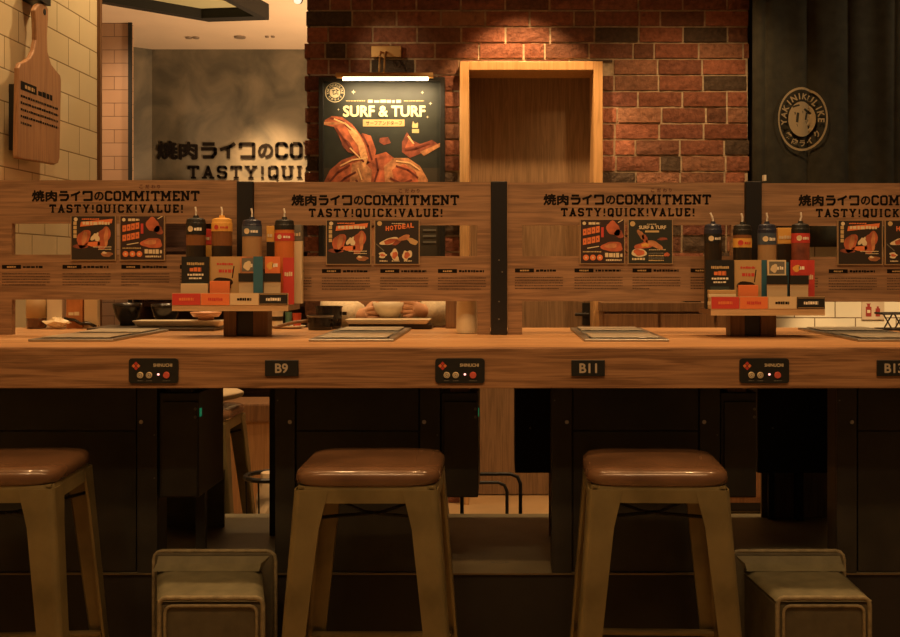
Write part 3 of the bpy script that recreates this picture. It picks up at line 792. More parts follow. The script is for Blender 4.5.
# worn chips on the counter edge
# grills
GY0, GY1 = 2.53, 3.04
gx = [X_(p, 2.545, 340) for p in (73, 352, 626, 898)]
def grill(xc, lab, GY1=3.04):
    w = .098
    t = thing('table_grill', (xc, (GY0+GY1)/2, ZC), lab, 'grill', 'steel roasters set in the counter')
    mb = MB(); z0_, z1_ = ZC+.0004, ZC+.006
    b = .016
    mb.box(xc-w, xc+w, GY0, GY0+b*1.6, z0_, z1_, STEEL).box(xc-w, xc+w, GY1-b, GY1, z0_, z1_, STEEL).box(xc-w, xc-w+b, GY0+b*1.6, GY1-b, z0_, z1_, STEEL).box(xc+w-b, xc+w, GY0+b*1.6, GY1-b, z0_, z1_, STEEL)
    mb.build('rim', t, bevel=.0015)
    MB().box(xc-w+b, xc+w-b, GY0+b*1.6, GY1-b, z0_, ZC+.002, BLKP).build('fire_box', t)
    mb = MB()
    for i in range(15): 
        y = GY0+.09+i*.023; mb.cyl((xc-w+b, y, ZC+.0050), (xc+w-b, y, ZC+.0050), .0022, .0022, flat('grate iron', (.12, .11, .09), .55, .6), 6)
    mb.build('grate', t)
    PLATE = flat('worn steel plate', (.62, .56, .44), .38, .55, var=.2, bscale=30)
    for ya, yb in ((GY0+.03, GY0+.19), (GY1-.17, GY1-.02)):
        MB().box(xc-w+b+.003, xc+w-b-.003, ya, yb, ZC+.0075, ZC+.0095, PLATE).build('cover_plate', t, bevel=.0008)
grill(gx[0], 'flush steel table grill at the far left end of the counter', 2.955)
grill(gx[1], 'flush steel table grill in front of the diner in cream')
grill(gx[2], 'flush steel table grill right of the middle black post')
grill(gx[3], 'flush steel table grill at the right end of the counter')

# posts
YPn = 2.80
posts = []
pxs = [245.5, 499, 753]
pc = [X_(p, YPn, 260) for p in pxs]
step = (pc[2]-pc[0])/2
pc = [X_(-11.5, YPn)]+pc+[pc[2]+step]
ztop = Z_(181.5, YPn, 499)
for i, lab in ((1, 'black upright post behind the left sauce rack'), (2, 'black upright post in the middle between two menu boards'), (3, 'black upright post behind the right sauce rack')):
    t = thing('divider_post', (pc[i], YPn, ZC), lab, 'post', 'black posts of the counter divider')
    w = .0208
    MB().box(pc[i]-w, pc[i]+w, YPn-.008, YPn+.035, ZC+.0005, ztop, POST).build('upright', t, bevel=.002)
    MB().box(pc[i]-.03, pc[i]+.03, YPn+.0355, YPn+.08, ZC+.0005, ZC+.006, POST).build('foot_plate', t)
    for zz in (.04, .085, .16, .19) if i == 2 else (.04, .085):
        MB().cyl((pc[i]+(.008 if zz == .16 else 0), YPn-.0085, ZC+zz), (pc[i]+(.008 if zz == .16 else 0), YPn-.0105, ZC+zz), .002, .0016, GREYP, 8).build('bolt', t)

# menu boards
TOP_O = (223.5, 255.5); LOW_O = 300.5
def art(D, w, kind):
    """square menu leaflet artwork"""
    if kind == 'a':
        D.rect(0, 0, w, w, flat('leaflet black', (.025, .016, .01), .5), 1)
        D.blob(.28*w, .48*w, .13*w, .24*w, MEATA, 2, rot=-12, seed=1); D.blob(.74*w, .5*w, .14*w, .26*w, MEATA, 2, rot=-8, seed=2)
        D.blob(.3*w, .5*w, .05*w, .18*w, MEATB, 3, rot=-12, seed=4); D.blob(.8*w, .52*w, .05*w, .2*w, MEATB, 3, rot=-4, seed=5)
        D.blob(.5*w, .36*w, .2*w, .05*w, ORNP, 2, seed=6); D.blob(.2*w, .3*w, .16*w, .05*w, MEATC, 2, seed=7)
        D.blob(.56*w, .52*w, .07*w, .12*w, CREAM, 3, rot=-14, seed=3, j=.35)
        D.poly([(.2*w, .76*w), (.93*w, .84*w), (.95*w, .94*w), (.22*w, .87*w)], ORNP, 3)
        D.dashes(.26*w, .80*w, .62*w, .08*w, CREAM, 4, seed=1, unit=.075*w)
        D.dashes(.24*w, .92*w, .4*w, .03*w, ORNP, 3, seed=2, unit=.03*w)
        for i in range(4): D.rect(.045*w, (.5+.1*i)*w, .12*w, (.58+.1*i)*w, GOLD, 3)
        D.disc(.1*w, .93*w, .045*w, CREAM, 3)
        D.dashes(.5*w, .28*w, .42*w, .022*w, CREAM, 3, seed=3, unit=.02*w); D.dashes(.62*w, .23*w, .3*w, .018*w, CREAM, 3, seed=4, unit=.02*w)
        D.blob(.82*w, .12*w, .12*w, .06*w, MEATB, 3, seed=8); D.blob(.76*w, .16*w, .05*w, .025*w, CREAM, 4, seed=9)
    elif kind == 'b':
        D.rect(0, 0, w, w, flat('leaflet brown black', (.035, .015, .01), .5), 1)
        D.blob(.75*w, .8*w, .15*w, .17*w, MEATA, 2, seed=11); D.blob(.88*w, .68*w, .1*w, .1*w, MEATC, 2, seed=12)
        D.blob(.73*w, .38*w, .22*w, .13*w, MEATA, 2, seed=13); D.blob(.7*w, .4*w, .13*w, .06*w, MEATB, 3, seed=14)
        for j in range(2):
            for i in range(4):
                D.poly([((.05+.1*i)*w, (.64-.22*j+.02*i)*w), ((.135+.1*i)*w, (.655-.22*j+.02*i)*w), ((.135+.1*i)*w, (.8-.22*j+.02*i)*w), ((.05+.1*i)*w, (.785-.22*j+.02*i)*w)], ORNP, 3)
                D.rect((.075+.1*i)*w, (.7-.22*j+.02*i)*w, (.1+.1*i)*w, (.74-.22*j+.02*i)*w, MEATC, 4)
        D.dashes(.18*w, .89*w, .26*w, .06*w, CREAM, 3, seed=15, unit=.05*w); D.disc(.08*w, .92*w, .04*w, CREAM, 3)
        D.line([(.15*w, .345*w), (.42*w, .39*w)], .02*w, CREAM, 3)
        D.rect(.47*w, .6*w, .53*w, .83*w, REDP, 3); D.dashes(.05*w, .25*w, .42*w, .03*w, GOLD, 3, seed=16, unit=.03*w)
        for i in range(3): D.disc((.12+.16*i)*w, .13*w, .068*w, ORNP, 3, n=16); D.rect((.1+.16*i)*w, .11*w, (.14+.16*i)*w, .15*w, CREAM, 4)
        D.dashes(.56*w, .13*w, .4*w, .11*w, CREAM, 3, seed=17, unit=.07*w); D.dashes(.58*w, .05*w, .36*w, .045*w, CREAM, 3, seed=18, unit=.04*w)
        D.line([(.86*w, .94*w), (.97*w, 1*w)], .02*w, CREAM, 3)
    elif kind == 'c':
        D.rect(0, 0, w, w, flat('leaflet black', (.025, .016, .01), .5), 1)
        D.disc(.1*w, .93*w, .055*w, GOLD, 3)
        for i, ch in enumerate('HOTDEAL'):
            x = .22+.095*i; D.text(ch, (x+.02)*w, (.76+.012*i)*w, .11*w, ORNP, 4, bold=.05, width=.08*w)
        D.dashes(.38*w, .92*w, .3*w, .02*w, CREAM, 3, seed=20, unit=.03*w)
        D.blob(.34*w, .52*w, .2*w, .085*w, CREAM, 2, rot=10, seed=21); D.blob(.34*w, .52*w, .15*w, .055*w, MEATA, 3, rot=10, seed=22)
        D.blob(.52*w, .52*w, .15*w, .05*w, MEATC, 3, rot=35, seed=23); D.blob(.66*w, .6*w, .17*w, .05*w, MEATB, 4, rot=20, seed=24)
        D.blob(.86*w, .52*w, .12*w, .07*w, TANP, 3, rot=-20, seed=25)
        D.line([(.02*w, .46*w), (.2*w, .3*w)], .02*w, GREYP, 2)
        for i in range(3):
            D.blob((.17+.28*i)*w, .2*w, .10*w, (.06 if i == 0 else .12)*w, CREAM, 3, seed=26+i, j=.2); D.blob((.17+.28*i)*w, .2*w, .06*w, (.03 if i == 0 else .08)*w, MEATA, 4, seed=30+i)
            D.dashes((.1+.28*i)*w, .05*w, .18*w, .03*w, CREAM, 3, seed=34+i, unit=.03*w)
    else:
        D.rect(0, 0, w, w, flat('leaflet green black', (.02, .022, .014), .5), 1)
        D.disc(.09*w, .91*w, .06*w, GOLD, 3)
        D.text('SURF & TURF', .24*w, .79*w, .075*w, CREAM, 4, fat=.05, width=.62*w)
        D.rect(.38*w, .71*w, .7*w, .755*w, GOLD, 3); D.dashes(.42*w, .89*w, .22*w, .02*w, CREAM, 3, seed=40, unit=.03*w)
        D.blob(.28*w, .66*w, .05*w, .14*w, MEATB, 3, rot=28, seed=41); D.blob(.38*w, .55*w, .06*w, .12*w, MEATA, 3, rot=15, seed=42)
        D.blob(.38*w, .42*w, .24*w, .08*w, MEATA, 2, rot=8, seed=43); D.blob(.6*w, .43*w, .2*w, .07*w, MEATB, 3, rot=-22, seed=44)
        D.blob(.38*w, .42*w, .08*w, .05*w, AMBER, 4, seed=45); D.blob(.78*w, .56*w, .12*w, .03*w, MEATC, 2, seed=46)
        D.blob(.24*w, .24*w, .17*w, .1*w, CREAM, 2, seed=47, j=.05); D.blob(.24*w, .25*w, .13*w, .07*w, MEATA, 3, seed=48); D.dashes(.08*w, .07*w, .3*w, .06*w, CREAM, 3, seed=49, unit=.05*w)
        D.dashes(.47*w, .3*w, .38*w, .02*w, CREAM, 3, seed=50, unit=.03*w); D.blob(.88*w, .2*w, .06*w, .05*w, MEATA, 3, seed=51)
        for i in range(4): D.dashes(.46*w, (.05+.055*i)*w, .35*w, .03*w, GREYP if i % 2 else GOLD, 3, seed=52+i, unit=.03*w)
kinds = [('a', 'b'), ('a', 'c'), ('b', 'd'), ('a', 'c')]
kdesc = {'a': 'orange banner and meat', 'b': 'red block lettering', 'c': 'hot deal lettering', 'd': 'lobster picture'}
where = ['on the leftmost menu board', 'on the board left of the middle post', 'on the board right of the middle post', 'on the board at the right edge']
blab = ['openwork oak menu board at the left, beside the tiled wall', 'openwork oak menu board between the left sauce rack and middle post', 'openwork oak menu board right of the middle black post', 'openwork oak menu board right of the right sauce rack']
FRAME = flat('leaflet edge', (.34, .22, .11), .5)
y0b, y1b = YPn, YPn+.022
for i in range(4):
    xa, xb = pc[i]+.022, pc[i+1]-.022
    t = thing('menu_board', ((xa+xb)/2, YPn+.011, ZC), blab[i], 'menu board', 'menu boards along the counter divider')
    W = xb-xa
    ds, dt, dtop = [(-1.6, -4.2, -1.8), (0, 0, 0), (0, -.6, .6), (.6, .2, 1.2)][i]
    zT = lambda p: Z_(p+dt, YPn, 499)
    zt0, zt1 = Z_(256.2+ds, YPn, 499), Z_(225+ds, YPn, 499); zl = Z_(301.2+ds, YPn, 499); ztb = Z_(182+dtop, YPn)
    m1 = .037; zb0 = ZC
    mb = MB()
    mb.box(xa, xa+m1, y0b, y1b, zb0, ztb, W_PANEL).box(xb-m1*.9, xb, y0b, y1b, zb0, ztb, W_PANEL)
    mb.box(xa+m1, xb-m1*.9, y0b, y1b, zt1, ztb, W_PANEL).box(xa+m1, xb-m1*.9, y0b, y1b, zl, zt0, W_PANEL)
    o = mb.build('board', t)
    D = Decal((xa, YPn, 0), eps=.0004)
    XX = lambda p: X_(p, YPn)-xa
    u = YPn/F
    tl_ = [32, 291.5, 543.5, 798.5][i]
    h1 = zT(195.0)-zT(205.2)
    title(D, XX(tl_), zT(205.2), h1, INK, 167.5*u)
    h2 = zT(208.6)-zT(217.0)
    body = 'TASTY!QUICK!VALUE!'
    sx = 134*u/slab_w(body, h2, gap=2.6)
    D.slab(body, XX(tl_+17.5), zT(217.0), h2, INK, gap=2.6, sx=sx, t=2.2)
    for j_, ch in enumerate('こだわり'): D.text(ch, XX(tl_+107.5+j_*6), zT(192.6), .009, flat('brown ink', (.10, .03, .015), .6), 1, fat=.04)
    for c_, cx_ in enumerate([[2, 62.6, 121.4, 180], [263.5, 322, 380.3, 438], [515, 574.5, 632.5, 690.5], [770, 828.7, 887, 946]][i]):
        x = XX(cx_); zz = zT(273)
        D.rect(x, zz, x+19*u, zz+.0100, INK, 1); D.dashes(x+5*u, zz+.0025, 9*u, .0045, TANP, 2, seed=c_, unit=.004)
        D.dashes(x+21*u, zz+.0015, (25 if c_ else 20)*u, .0065, INK, 1, seed=c_+40+i, unit=.007)
        for r_ in range(5):
            D.dashes(x, zT(278.6+r_*2.75), 48*u, .003, flat('faded ink', (.06, .03, .015), .6), 1, seed=c_*7+r_+i, unit=.0035, last=(1 if r_ < 4 else (.35 if c_ == 2 else .9)))
    D.build('printed_text', t)
    for j_ in range(2):
        x = X_([(71.5, 120.3), (326.3, 374.6), (579.6, 627.4), (836.8, 884)][i][j_], YPn)
        kd = kinds[i][j_]; w = 45.2*u; zb_ = zT(264.8)
        q = thing('menu_leaflet', (x+w/2, YPn, zb_), 'square leaflet with %s %s' % (kdesc[kd], where[i]), 'leaflet', 'square leaflets clipped to the menu boards')
        MB().box(x, x+w, YPn-.006, YPn, zb_, zb_+w*.985, FRAME).build('sleeve', q)
        D = Decal((x+.0025, YPn-.0061, zb_+.0025), eps=.0003); art(D, w-.005, kd); D.build('leaflet_print', q)

# ------------------------------------------------------------------ sauce racks
def bottle(cx_, Y, zb_, ztop_, r, bands, cap, tipx, lab, grp, pump=True, capz=None):
    """bands: list of (fraction from bottom 0..1 end, material) on the body; label bands are parts"""
    t = thing('sauce_bottle', (cx_, Y, zb_), lab, 'bottle', grp)
    Hb = ztop_-zb_
    prev = 0.; mb = MB(); lb = MB(); lab_any = False
    for fr2, m, kind in bands:
        a, b = zb_+Hb*prev, zb_+Hb*fr2
        if kind == 'body': mb.lathe([(r, a-zb_), (r, b-zb_)], (cx_, Y, zb_), m, 20, sy=.8)
        else:
            mb.lathe([(r*.98, a-zb_), (r*.98, b-zb_)], (cx_, Y, zb_), m, 20, sy=.8)
            lb.lathe([(r*1.03, a-zb_), (r*1.03, b-zb_)], (cx_, Y, zb_), m, 20, sy=.8); lab_any = (m, a, b)
        prev = fr2
    mb.build('bottle_body', t, smooth=False)
    if lab_any:
        l = lb.build('label_band', t)
        D = Decal((cx_-r*.8, Y-r*.83, lab_any[1]), eps=.0003)
        dk = lab_any[0] in (BLKP, BLUEP, REDP)
        D.warp = lambda p, e: Vector((p.x, Y-.83*math.sqrt(max(r*r*1.04**2-(p.x-cx_)**2, 0))-.0006-e, p.z))
        hh = lab_any[2]-lab_any[1]
        D.disc(r*.45, hh*.5, min(hh*.3, r*.3), CREAM if dk else REDP, 1, 12); D.dashes(r*.85, hh*.32, r*.7, hh*.32, WHITEP if dk else REDP, 1, seed=int(cx_*999) % 50, unit=r*.16)
        D.build('label_print', l)
    MB().lathe([(r*1.02, -.012), (r*1.03, -.001), (r*.98, .002), (r*.94, .010), (r*.75, .0125), (r*.3, .0145), (r*.26, .020)], (cx_, Y, ztop_), cap, 20, sy=.8).build('cap', t)
    if pump:
        MB().tube([(cx_, Y, ztop_+.018), (cx_, Y, ztop_+.024), (cx_+tipx*.5+.0015, Y-.002, ztop_+.03), (cx_+tipx, Y-.003, ztop_+.041)], .0023, flat('white nozzle', (.92, .88, .78), .35)).build('nozzle', t)
    return t
def card(x0, x1, z0_, z1_, Y, m, lab, cat='card', name='flavor_card', prints=None, grp=None, base=True):
    t = thing(name, ((x0+x1)/2, Y, z0_), lab, cat, grp)
    MB().box(x0, x1, Y, Y+.004, z0_, z1_, m).build('card_face', t)
    if prints:
        D = Decal((x0, Y, z0_), eps=.0004); prints(D, x1-x0, z1_-z0_); D.build('card_print', t)
    return t
def rack(side, dx, dy, pxf):
    """pxf: functions for pixel to X at the tray depth; side = 'left'/'right'"""
    YT = 2.635
    Lr = side == 'left'
    tx0, tx1 = (172, 288) if Lr else (711, 825)
    tz1, tz0 = (293.5, 311) if Lr else (297, 315.5)
    pc_ = (tx0+tx1)/2
    X = lambda p, Y=YT: X_(p, Y, 300)
    Z = lambda p, Y=YT: Z_(p, Y, pc_)
    bz0, bz1 = Z(tz0), Z(tz1)
    root = thing('sauce_rack', (X(pc_), 2.71, ZC), '%s wooden sauce rack with four coloured front labels on the counter' % ('left-hand' if Lr else 'right-hand'), 'rack', 'sauce racks at the divider posts')
    sx0, sx1 = (224, 268) if Lr else (730, 775.5)
    a, b = X_(sx0, 2.74), X_(sx1, 2.74)
    pcx = pc[1] if Lr else pc[3]
    c0, c1 = (X_(237, 2.745), X_(254, 2.745)) if Lr else (X_(744, 2.745), X_(760, 2.745))
    MB().box(a, c0-.0005, 2.735, YPn-.011, ZC+.0005, bz0, W_RACK).build('stand_cheek', root)
    MB().box(c1+.0005, b, 2.735, YPn-.011, ZC+.0005, bz0, W_RACK).build('stand_cheek', root)
    MB().box(c0, c1, 2.745, 2.79, ZC+.0005, bz0, POST).build('stand_core', root)
    sh0, sh1 = X(tx0), X(tx1)
    MB().box(sh0, sh1, YT+.004, YPn-.01, bz0, bz0+.014, W_RACK).build('shelf', root)
    MB().box(sh0, sh1, YT, YT+.004, bz0, bz1+.001, W_LIP).build('front_lip', root)
    cw = (sh1-sh0)/4; lz = Z(305) if Lr else Z(308.7)
    for i, (m, d) in enumerate(((REDP, 0), (ORNP, 0), (flat('cream label', (.66, .53, .32), .5), 1), (BLKP, 0))):
        lb = MB().box(sh0+cw*i+.001, sh0+cw*(i+1)-.001, YT-.002, YT-.0003, lz, bz1, m).build('flavor_label', root)
        D = Decal((sh0+cw*i, YT-.0021, lz), eps=.0003)
        D.dashes(cw*.25, (bz1-lz)*.36, cw*.5, (bz1-lz)*.28, [ORNP, REDP, INK, WHITEP][i], 1, seed=i, unit=.004)
        if i == 3:
            for (q0_, q1_, q2_, q3_) in ((.04, .06, .96, .1), (.04, .9, .96, .94)): D.rect(cw*q0_, (bz1-lz)*q1_, cw*q2_, (bz1-lz)*q3_, TANP, 1)
        D.build('label_print', lb)
    base = bz0+.0145
    Yc, Yb = 2.662, 2.71
    S = side
    def pr_b(D, w, h): # black card
        D.dashes(w*.2, h*.82, w*.62, h*.06, GOLD, 1, seed=1, unit=.004); D.dashes(w*.3, h*.68, w*.42, h*.1, ORNP, 1, seed=2, unit=.006)
        D.dashes(w*.22, h*.6, w*.58, h*.045, WHITEP, 1, seed=3, unit=.005); D.dashes(w*.28, h*.53, w*.45, h*.035, WHITEP, 1, seed=4, unit=.005)
        D.rect(w*.17, h*.24, w*.83, h*.46, flat('dark teal print', (.03, .045, .045), .6), 1)
    def pr_t(D, w, h):
        D.dashes(w*.22, h*.82, w*.55, h*.05, REDP, 1, seed=5, unit=.004); D.dashes(w*.28, h*.66, w*.48, h*.08, REDP, 1, seed=6, unit=.006)
        D.blob(w*.42, h*.47, w*.33, h*.1, SAUCED, 1, seed=7, j=.05); D.rect(w*.12, h*.34, w*.7, h*.46, SAUCED, 1)
        D.line([(w*.8, h*.8), (w*.74, h*.55)], .0025, INK, 1); D.rect(w*.2, h*.4, w*.6, h*.42, TANP, 2)
    if Lr:
        zc = lambda p: Z(p, Yc); zbt = lambda p: Z(p, Yb)
        XC = lambda p: X(p, Yc); XB = lambda p: X(p, Yb)
        xb_, xr_ = (181.5, 208.7), (256, 292)
        card(XC(181.5), XC(209), base, zc(256.5), Yc, BLKP, 'black menu card with gold and orange print on the left sauce rack', prints=pr_b, grp='cards on the sauce racks')
        card(XC(209.8), XC(239.4), base, zc(256.5), Yc+.006, TANP, 'tan menu card with a dark pot picture on the left sauce rack', prints=pr_t, grp='cards on the sauce racks')
        card(XC(282), XC(293), base+0, zc(257.5), Yc+.012, REDP, 'narrow red card at the right end of the left sauce rack', prints=lambda D, w, h: D.dashes(w*.15, h*.6, w*.7, h*.1, CREAM, 1, seed=3, unit=.004), grp='cards on the sauce racks')
        card(XC(254.5), XC(264), base, zc(256.5), Yc-.0135, TEALP, 'narrow teal card in the middle of the left sauce rack', grp='cards on the sauce racks')
        hold = ((239.6, 262, MEATB, 'clear packet holder with a dark picture packet on the left rack'), (264.4, 281, ORNP, 'clear packet holder with an orange packet on the left rack'))
        tops = 256.5; bandy = (273.2, 281.7); botp = 292
        bots = [(196, 19.5, 219.5, [(.34, SAUCED, 'body'), (.66, SAUCE, 'body'), (1., BLKP, 'label')], BLKP, -.001, 'black labelled sauce bottle, leftmost on the left rack'),
                (222, 20.5, 219.5, [(.33, SAUCED, 'body'), (.76, SAUCE, 'body'), (1., AMBER, 'label')], AMBER, -.001, 'sauce bottle with an amber top label on the left rack'),
                (252, 19.5, 221.0, [(.64, SAUCET, 'body'), (.96, BLUEP, 'label'), (1., NAVYP, 'body')], NAVYP, -.001, 'sauce bottle with a slate blue label on the left rack'),
                (284.5, 19.5, 221.0, [(.5, SAUCEO, 'body'), (.74, REDP, 'label'), (1., SAUCEO, 'body')], BLKP, -.001, 'orange sauce bottle with a red label, rightmost on the left rack')]
        back = [(205, 213, 229, REDP, AMBER, 'slim red topped bottle between the two left bottles of the left rack'), (267.5, 275, 226, AMBER, SAUCED, 'small amber and black packet behind the left rack bottles'), (293.5, 302.5, 225, GREYP, CREAM, 'cream packet with a grey band at the right end of the left rack')]
    else:
        zc = lambda p: Z(p, Yc); XC = lambda p: X(p, Yc)
        card(XC(705.5), XC(734), base, zc(260), Yc, BLKP, 'black menu card with gold and orange print on the right sauce rack', prints=pr_b, grp='cards on the sauce racks')
        card(XC(735), XC(762), base, zc(260), Yc+.006, TANP, 'tan menu card with a dark pot picture on the right sauce rack', prints=pr_t, grp='cards on the sauce racks')
        card(XC(805.5), XC(816), base, zc(260), Yc+.012, REDP, 'narrow red card at the right end of the right sauce rack', prints=lambda D, w, h: D.dashes(w*.15, h*.6, w*.7, h*.1, CREAM, 1, seed=3, unit=.004), grp='cards on the sauce racks')
        card(XC(762), XC(768), base, zc(260), Yc+.012, TEALP, 'narrow teal card beside the tan card on the right rack', grp='cards on the sauce racks')
        card(XC(784.5), XC(790), base, zc(262), Yc+.012, TEALP, 'narrow teal card between the packet holders on the right rack', grp='cards on the sauce racks')
        hold = ((766.5, 786.5, CREAM, 'clear packet holder with a pale picture packet on the right rack'), (789.5, 807.5, REDP, 'clear packet holder with a red packet on the right rack'))
        tops = 260; bandy = (275.3, 284.3); botp = 295
        bots = [(713, 17.5, 225.5, [(.55, SAUCED, 'body'), (.86, BLKP, 'label'), (1., NAVYP, 'body')], NAVYP, -.007, 'all black sauce bottle, leftmost on the right rack'),
                (742.3, 18.5, 226, [(.42, SAUCED, 'body'), (.72, AMBER, 'label'), (1., SAUCE, 'body')], BLKP, -.003, 'sauce bottle with an amber label and black cap on the right rack'),
                (767, 18.5, 225.5, [(.5, SAUCET, 'body'), (.88, BLUEP, 'label'), (1., NAVYP, 'body')], NAVYP, -.002, 'sauce bottle with a slate blue label on the right rack'),
                (800.5, 18, 225, [(.55, MEATC, 'body'), (.86, REDP, 'label'), (1., BLKP, 'body')], BLKP, 0., 'brown sauce bottle with a red label, rightmost on the right rack')]
        back = [(776.5, 791, 228, AMBER, SAUCED, 'amber and black packet between the blue and red bottles on the right rack')]
    # packet holders
    for n_, (a, b, m, lab) in enumerate(hold):
        t = thing('packet_holder', (XC((a+b)/2), Yc, base), lab, 'holder', 'clear packet holders on the sauce racks')
        xa_, xb2 = XC(a), XC(b)
        mb = MB().box(xa_, xb2, Yc-.006, Yc-.004, base, zc(bandy[0]), CLEAR)
        mb.build('clear_front', t)
        MB().box(xa_-.001, xb2+.001, Yc-.0085, Yc-.0065, zc(bandy[1]), zc(bandy[0]), BLKP).build('black_band', t)
        pk = MB().box(xa_+.002, xb2-.002, Yc-.003, Yc-.0005, base+.002, zc(tops), m).build('packet', t)
        D = Decal((xa_+.002, Yc-.003, zc(bandy[0])), eps=.0004); w = xb2-xa_-.004; h = zc(tops)-zc(bandy[0])
        D.rect(w*.08, h*.1, w*.92, h*.9, [GREYP, ORNP][n_] if Lr else [GREYP, REDP][n_], 1); D.blob(w*.35, h*.45, w*.2, h*.25, CREAM if n_ == 0 else AMBER, 2, seed=n_); D.dashes(w*.5, h*.35, w*.35, h*.25, WHITEP, 2, seed=n_+9, unit=.005)
        D.build('packet_print', pk)
    # orange sachet in front of the tan card
    a, b, z1_, z0_ = (210.5, 230.5, 281, 290) if Lr else (737.5, 757.5, 285, 296)
    t = thing('orange_sachet', (XC((a+b)/2), Yc-.008, base), 'orange sachet leaning on the tan card of the %s rack' % side, 'sachet', 'orange sachets on the sauce racks')
    MB().box(XC(a), XC(b), Yc-.009, Yc-.003, base, zc(z1_), ORNP).build('sachet_body', t, bevel=.001)
    D = Decal((XC(a), Yc-.0092, base), eps=.0004); D.dashes(.008, .012, .026, .005, REDP, 1, seed=3, unit=.005); D.disc(XC(b)-XC(a)-.008, .013, .006, REDP, 1); D.build('sachet_print', t)
    if not Lr:
        rr = random.Random(4)
        for i in range(5):
            zq = base+.0005+i*.0092; sh = rr.uniform(-.002, .002)
            o = MB().box(XC(708)+sh, XC(735)+sh, Yc-.019, Yc-.0012, zq, zq+.009, CREAM if i % 2 else TANP).build('paper_sachet', bevel=.001)
            tag(o, 'cream paper sachet in the small stack before the right rack black card, %s' % ['lowest', 'second from below', 'middle one', 'second from top', 'topmost'][i], 'sachet', 'cream sachets stacked on the right rack')
    else:
        o = MB().box(XC(182), XC(209), Yc-.012, Yc-.002, base, zc(283.5), CLEAR).build('clear_tray', bevel=.001)
        tag(o, 'low clear plastic tray under the left rack black card', 'tray')
    for (pxb, wpx, ytop, bands, cap, tipx, lab) in bots:
        zt = Z_(ytop+4, Yb, pc_)
        zb_ = base
        Hb = zt-zb_; vis0 = (zc(tops)-zb_)/Hb
        bands2 = [(vis0+(1-vis0)*f_, m, k) for f_, m, k in bands]
        r = wpx/2*Yb/F
        bottle(X_(pxb, Yb), Yb, zb_, zt, r, bands2, cap, tipx, lab, 'sauce bottles on the racks')
    for (a, b, yt, m1, m2, lab) in back:
        Yq = 2.757; t = thing('sauce_packet', (X_((a+b)/2, Yq), Yq, base), lab, 'packet')
        zt = Z_(yt, Yq, pc_); zm = Z_(yt+16, Yq, pc_)
        MB().box(X_(a, Yq), X_(b, Yq), Yq-.012, Yq+.012, base, zm, m2).build('packet_body', t, bevel=.001)
        MB().box(X_(a, Yq), X_(b, Yq), Yq-.0125, Yq+.0125, zm, zt, m1).build('packet_top', t, bevel=.001)
        D = Decal((X_(a, Yq), Yq-.013, zm), eps=.0004); D.dashes(.003, .012, X_(b, Yq)-X_(a, Yq)-.006, .009, CREAM, 1, seed=3, unit=.005); D.build('packet_print', t)
rack('left', 0, 0, None); rack('right', 0, 0, None)

# ------------------------------------------------------------------ things on the far half of the counter
def onc(px_, py_): return at(px_, max(py_, 328.6), z=ZC)
def ksz(n_, Y): return n_*Y/F
# brown glass bottle
p = onc(36.5, 327); r = ksz(9.5, p.y)
t = thing('glass_bottle', (p.x, p.y, ZC), 'brown glass bottle standing behind the leftmost menu board', 'bottle')
MB().lathe([(0, .001), (r*.95, .001), (r, .006), (r, .10), (r*.8, .12), (r*.35, .14), (r*.33, .175), (r*.4, .177), (r*.4, .185)], (p.x, p.y, ZC), flat('brown glass', (.10, .035, .012), .12, coat=.5), 28).build('bottle_glass', t, smooth=True)
MB().lathe([(r*1.02, .03), (r*1.02, .09)], (p.x, p.y, ZC), flat('bottle paper label', (.45, .3, .14), .6), 28).build('paper_label', t, smooth=True)
def bx_on(name, px0, px1, pyb, h, m, lab, cat, depth=.03, bev=.002, print_=None, slant=0):
    a, b = onc(px0, pyb), onc(px1, pyb)
    mb = MB().box(a.x, b.x, a.y, a.y+depth, ZC+.0006, ZC+h, m)
    if print_ is None: return tag(mb.build(name, bevel=bev), lab, cat)
    t = thing(name, ((a.x+b.x)/2, a.y, ZC), lab, cat); mb.build('box_body', t, bevel=bev)
    D = Decal((a.x, a.y, ZC), eps=.0005); print_(D, b.x-a.x, h); D.build('box_print', t)
    return t
bx_on('napkin_box', 46.5, 62, 325.5, .13, CERAM, 'cream napkin box beside the brown bottle behind the leftmost board', 'box', .07)
bx_on('orange_carton', 66, 82.5, 322.5, .12, flat('orange carton', (.45, .17, .05), .5, var=.2, bscale=25), 'orange carton behind the leftmost menu board', 'box', .03, print_=lambda D, w, h: D.dashes(w*.15, h*.3, w*.7, h*.1, CREAM, 1, seed=2, unit=.01))
bx_on('menu_stand', 84, 97.5, 321, .13, flat('beige card', (.62, .47, .27), .6), 'beige menu stand right of the orange carton', 'menu', .02)
# crumpled clear wrapper
rr = random.Random(12); p = onc(61, 324.5)
mb = MB(); vs = []; n1, n2 = 12, 9
for i in range(n2+1):
    for j_ in range(n1):
        a = 2*math.pi*j_/n1; f_ = math.sin(math.pi*(i+.4)/(n2+.8)); q = rr.uniform(.6, 1.25)
        vs.append((p.x+.036*f_*q*math.cos(a), p.y-.03+.02*f_*q*math.sin(a), ZC+.002+.034*i/n2*rr.uniform(.7, 1.1)))
fs = [(i*n1+j_, i*n1+(j_+1) % n1, (i+1)*n1+(j_+1) % n1, (i+1)*n1+j_) for i in range(n2) for j_ in range(n1)]+[tuple(reversed(range(n1))), tuple(n2*n1+j_ for j_ in range(n1))]
mb.add(vs, fs, flat('crumpled film', (.85, .72, .48), .15)); tag(mb.build('crumpled_wrapper'), 'crumpled shiny plastic wrapper beside the cream napkin box', 'wrapper')
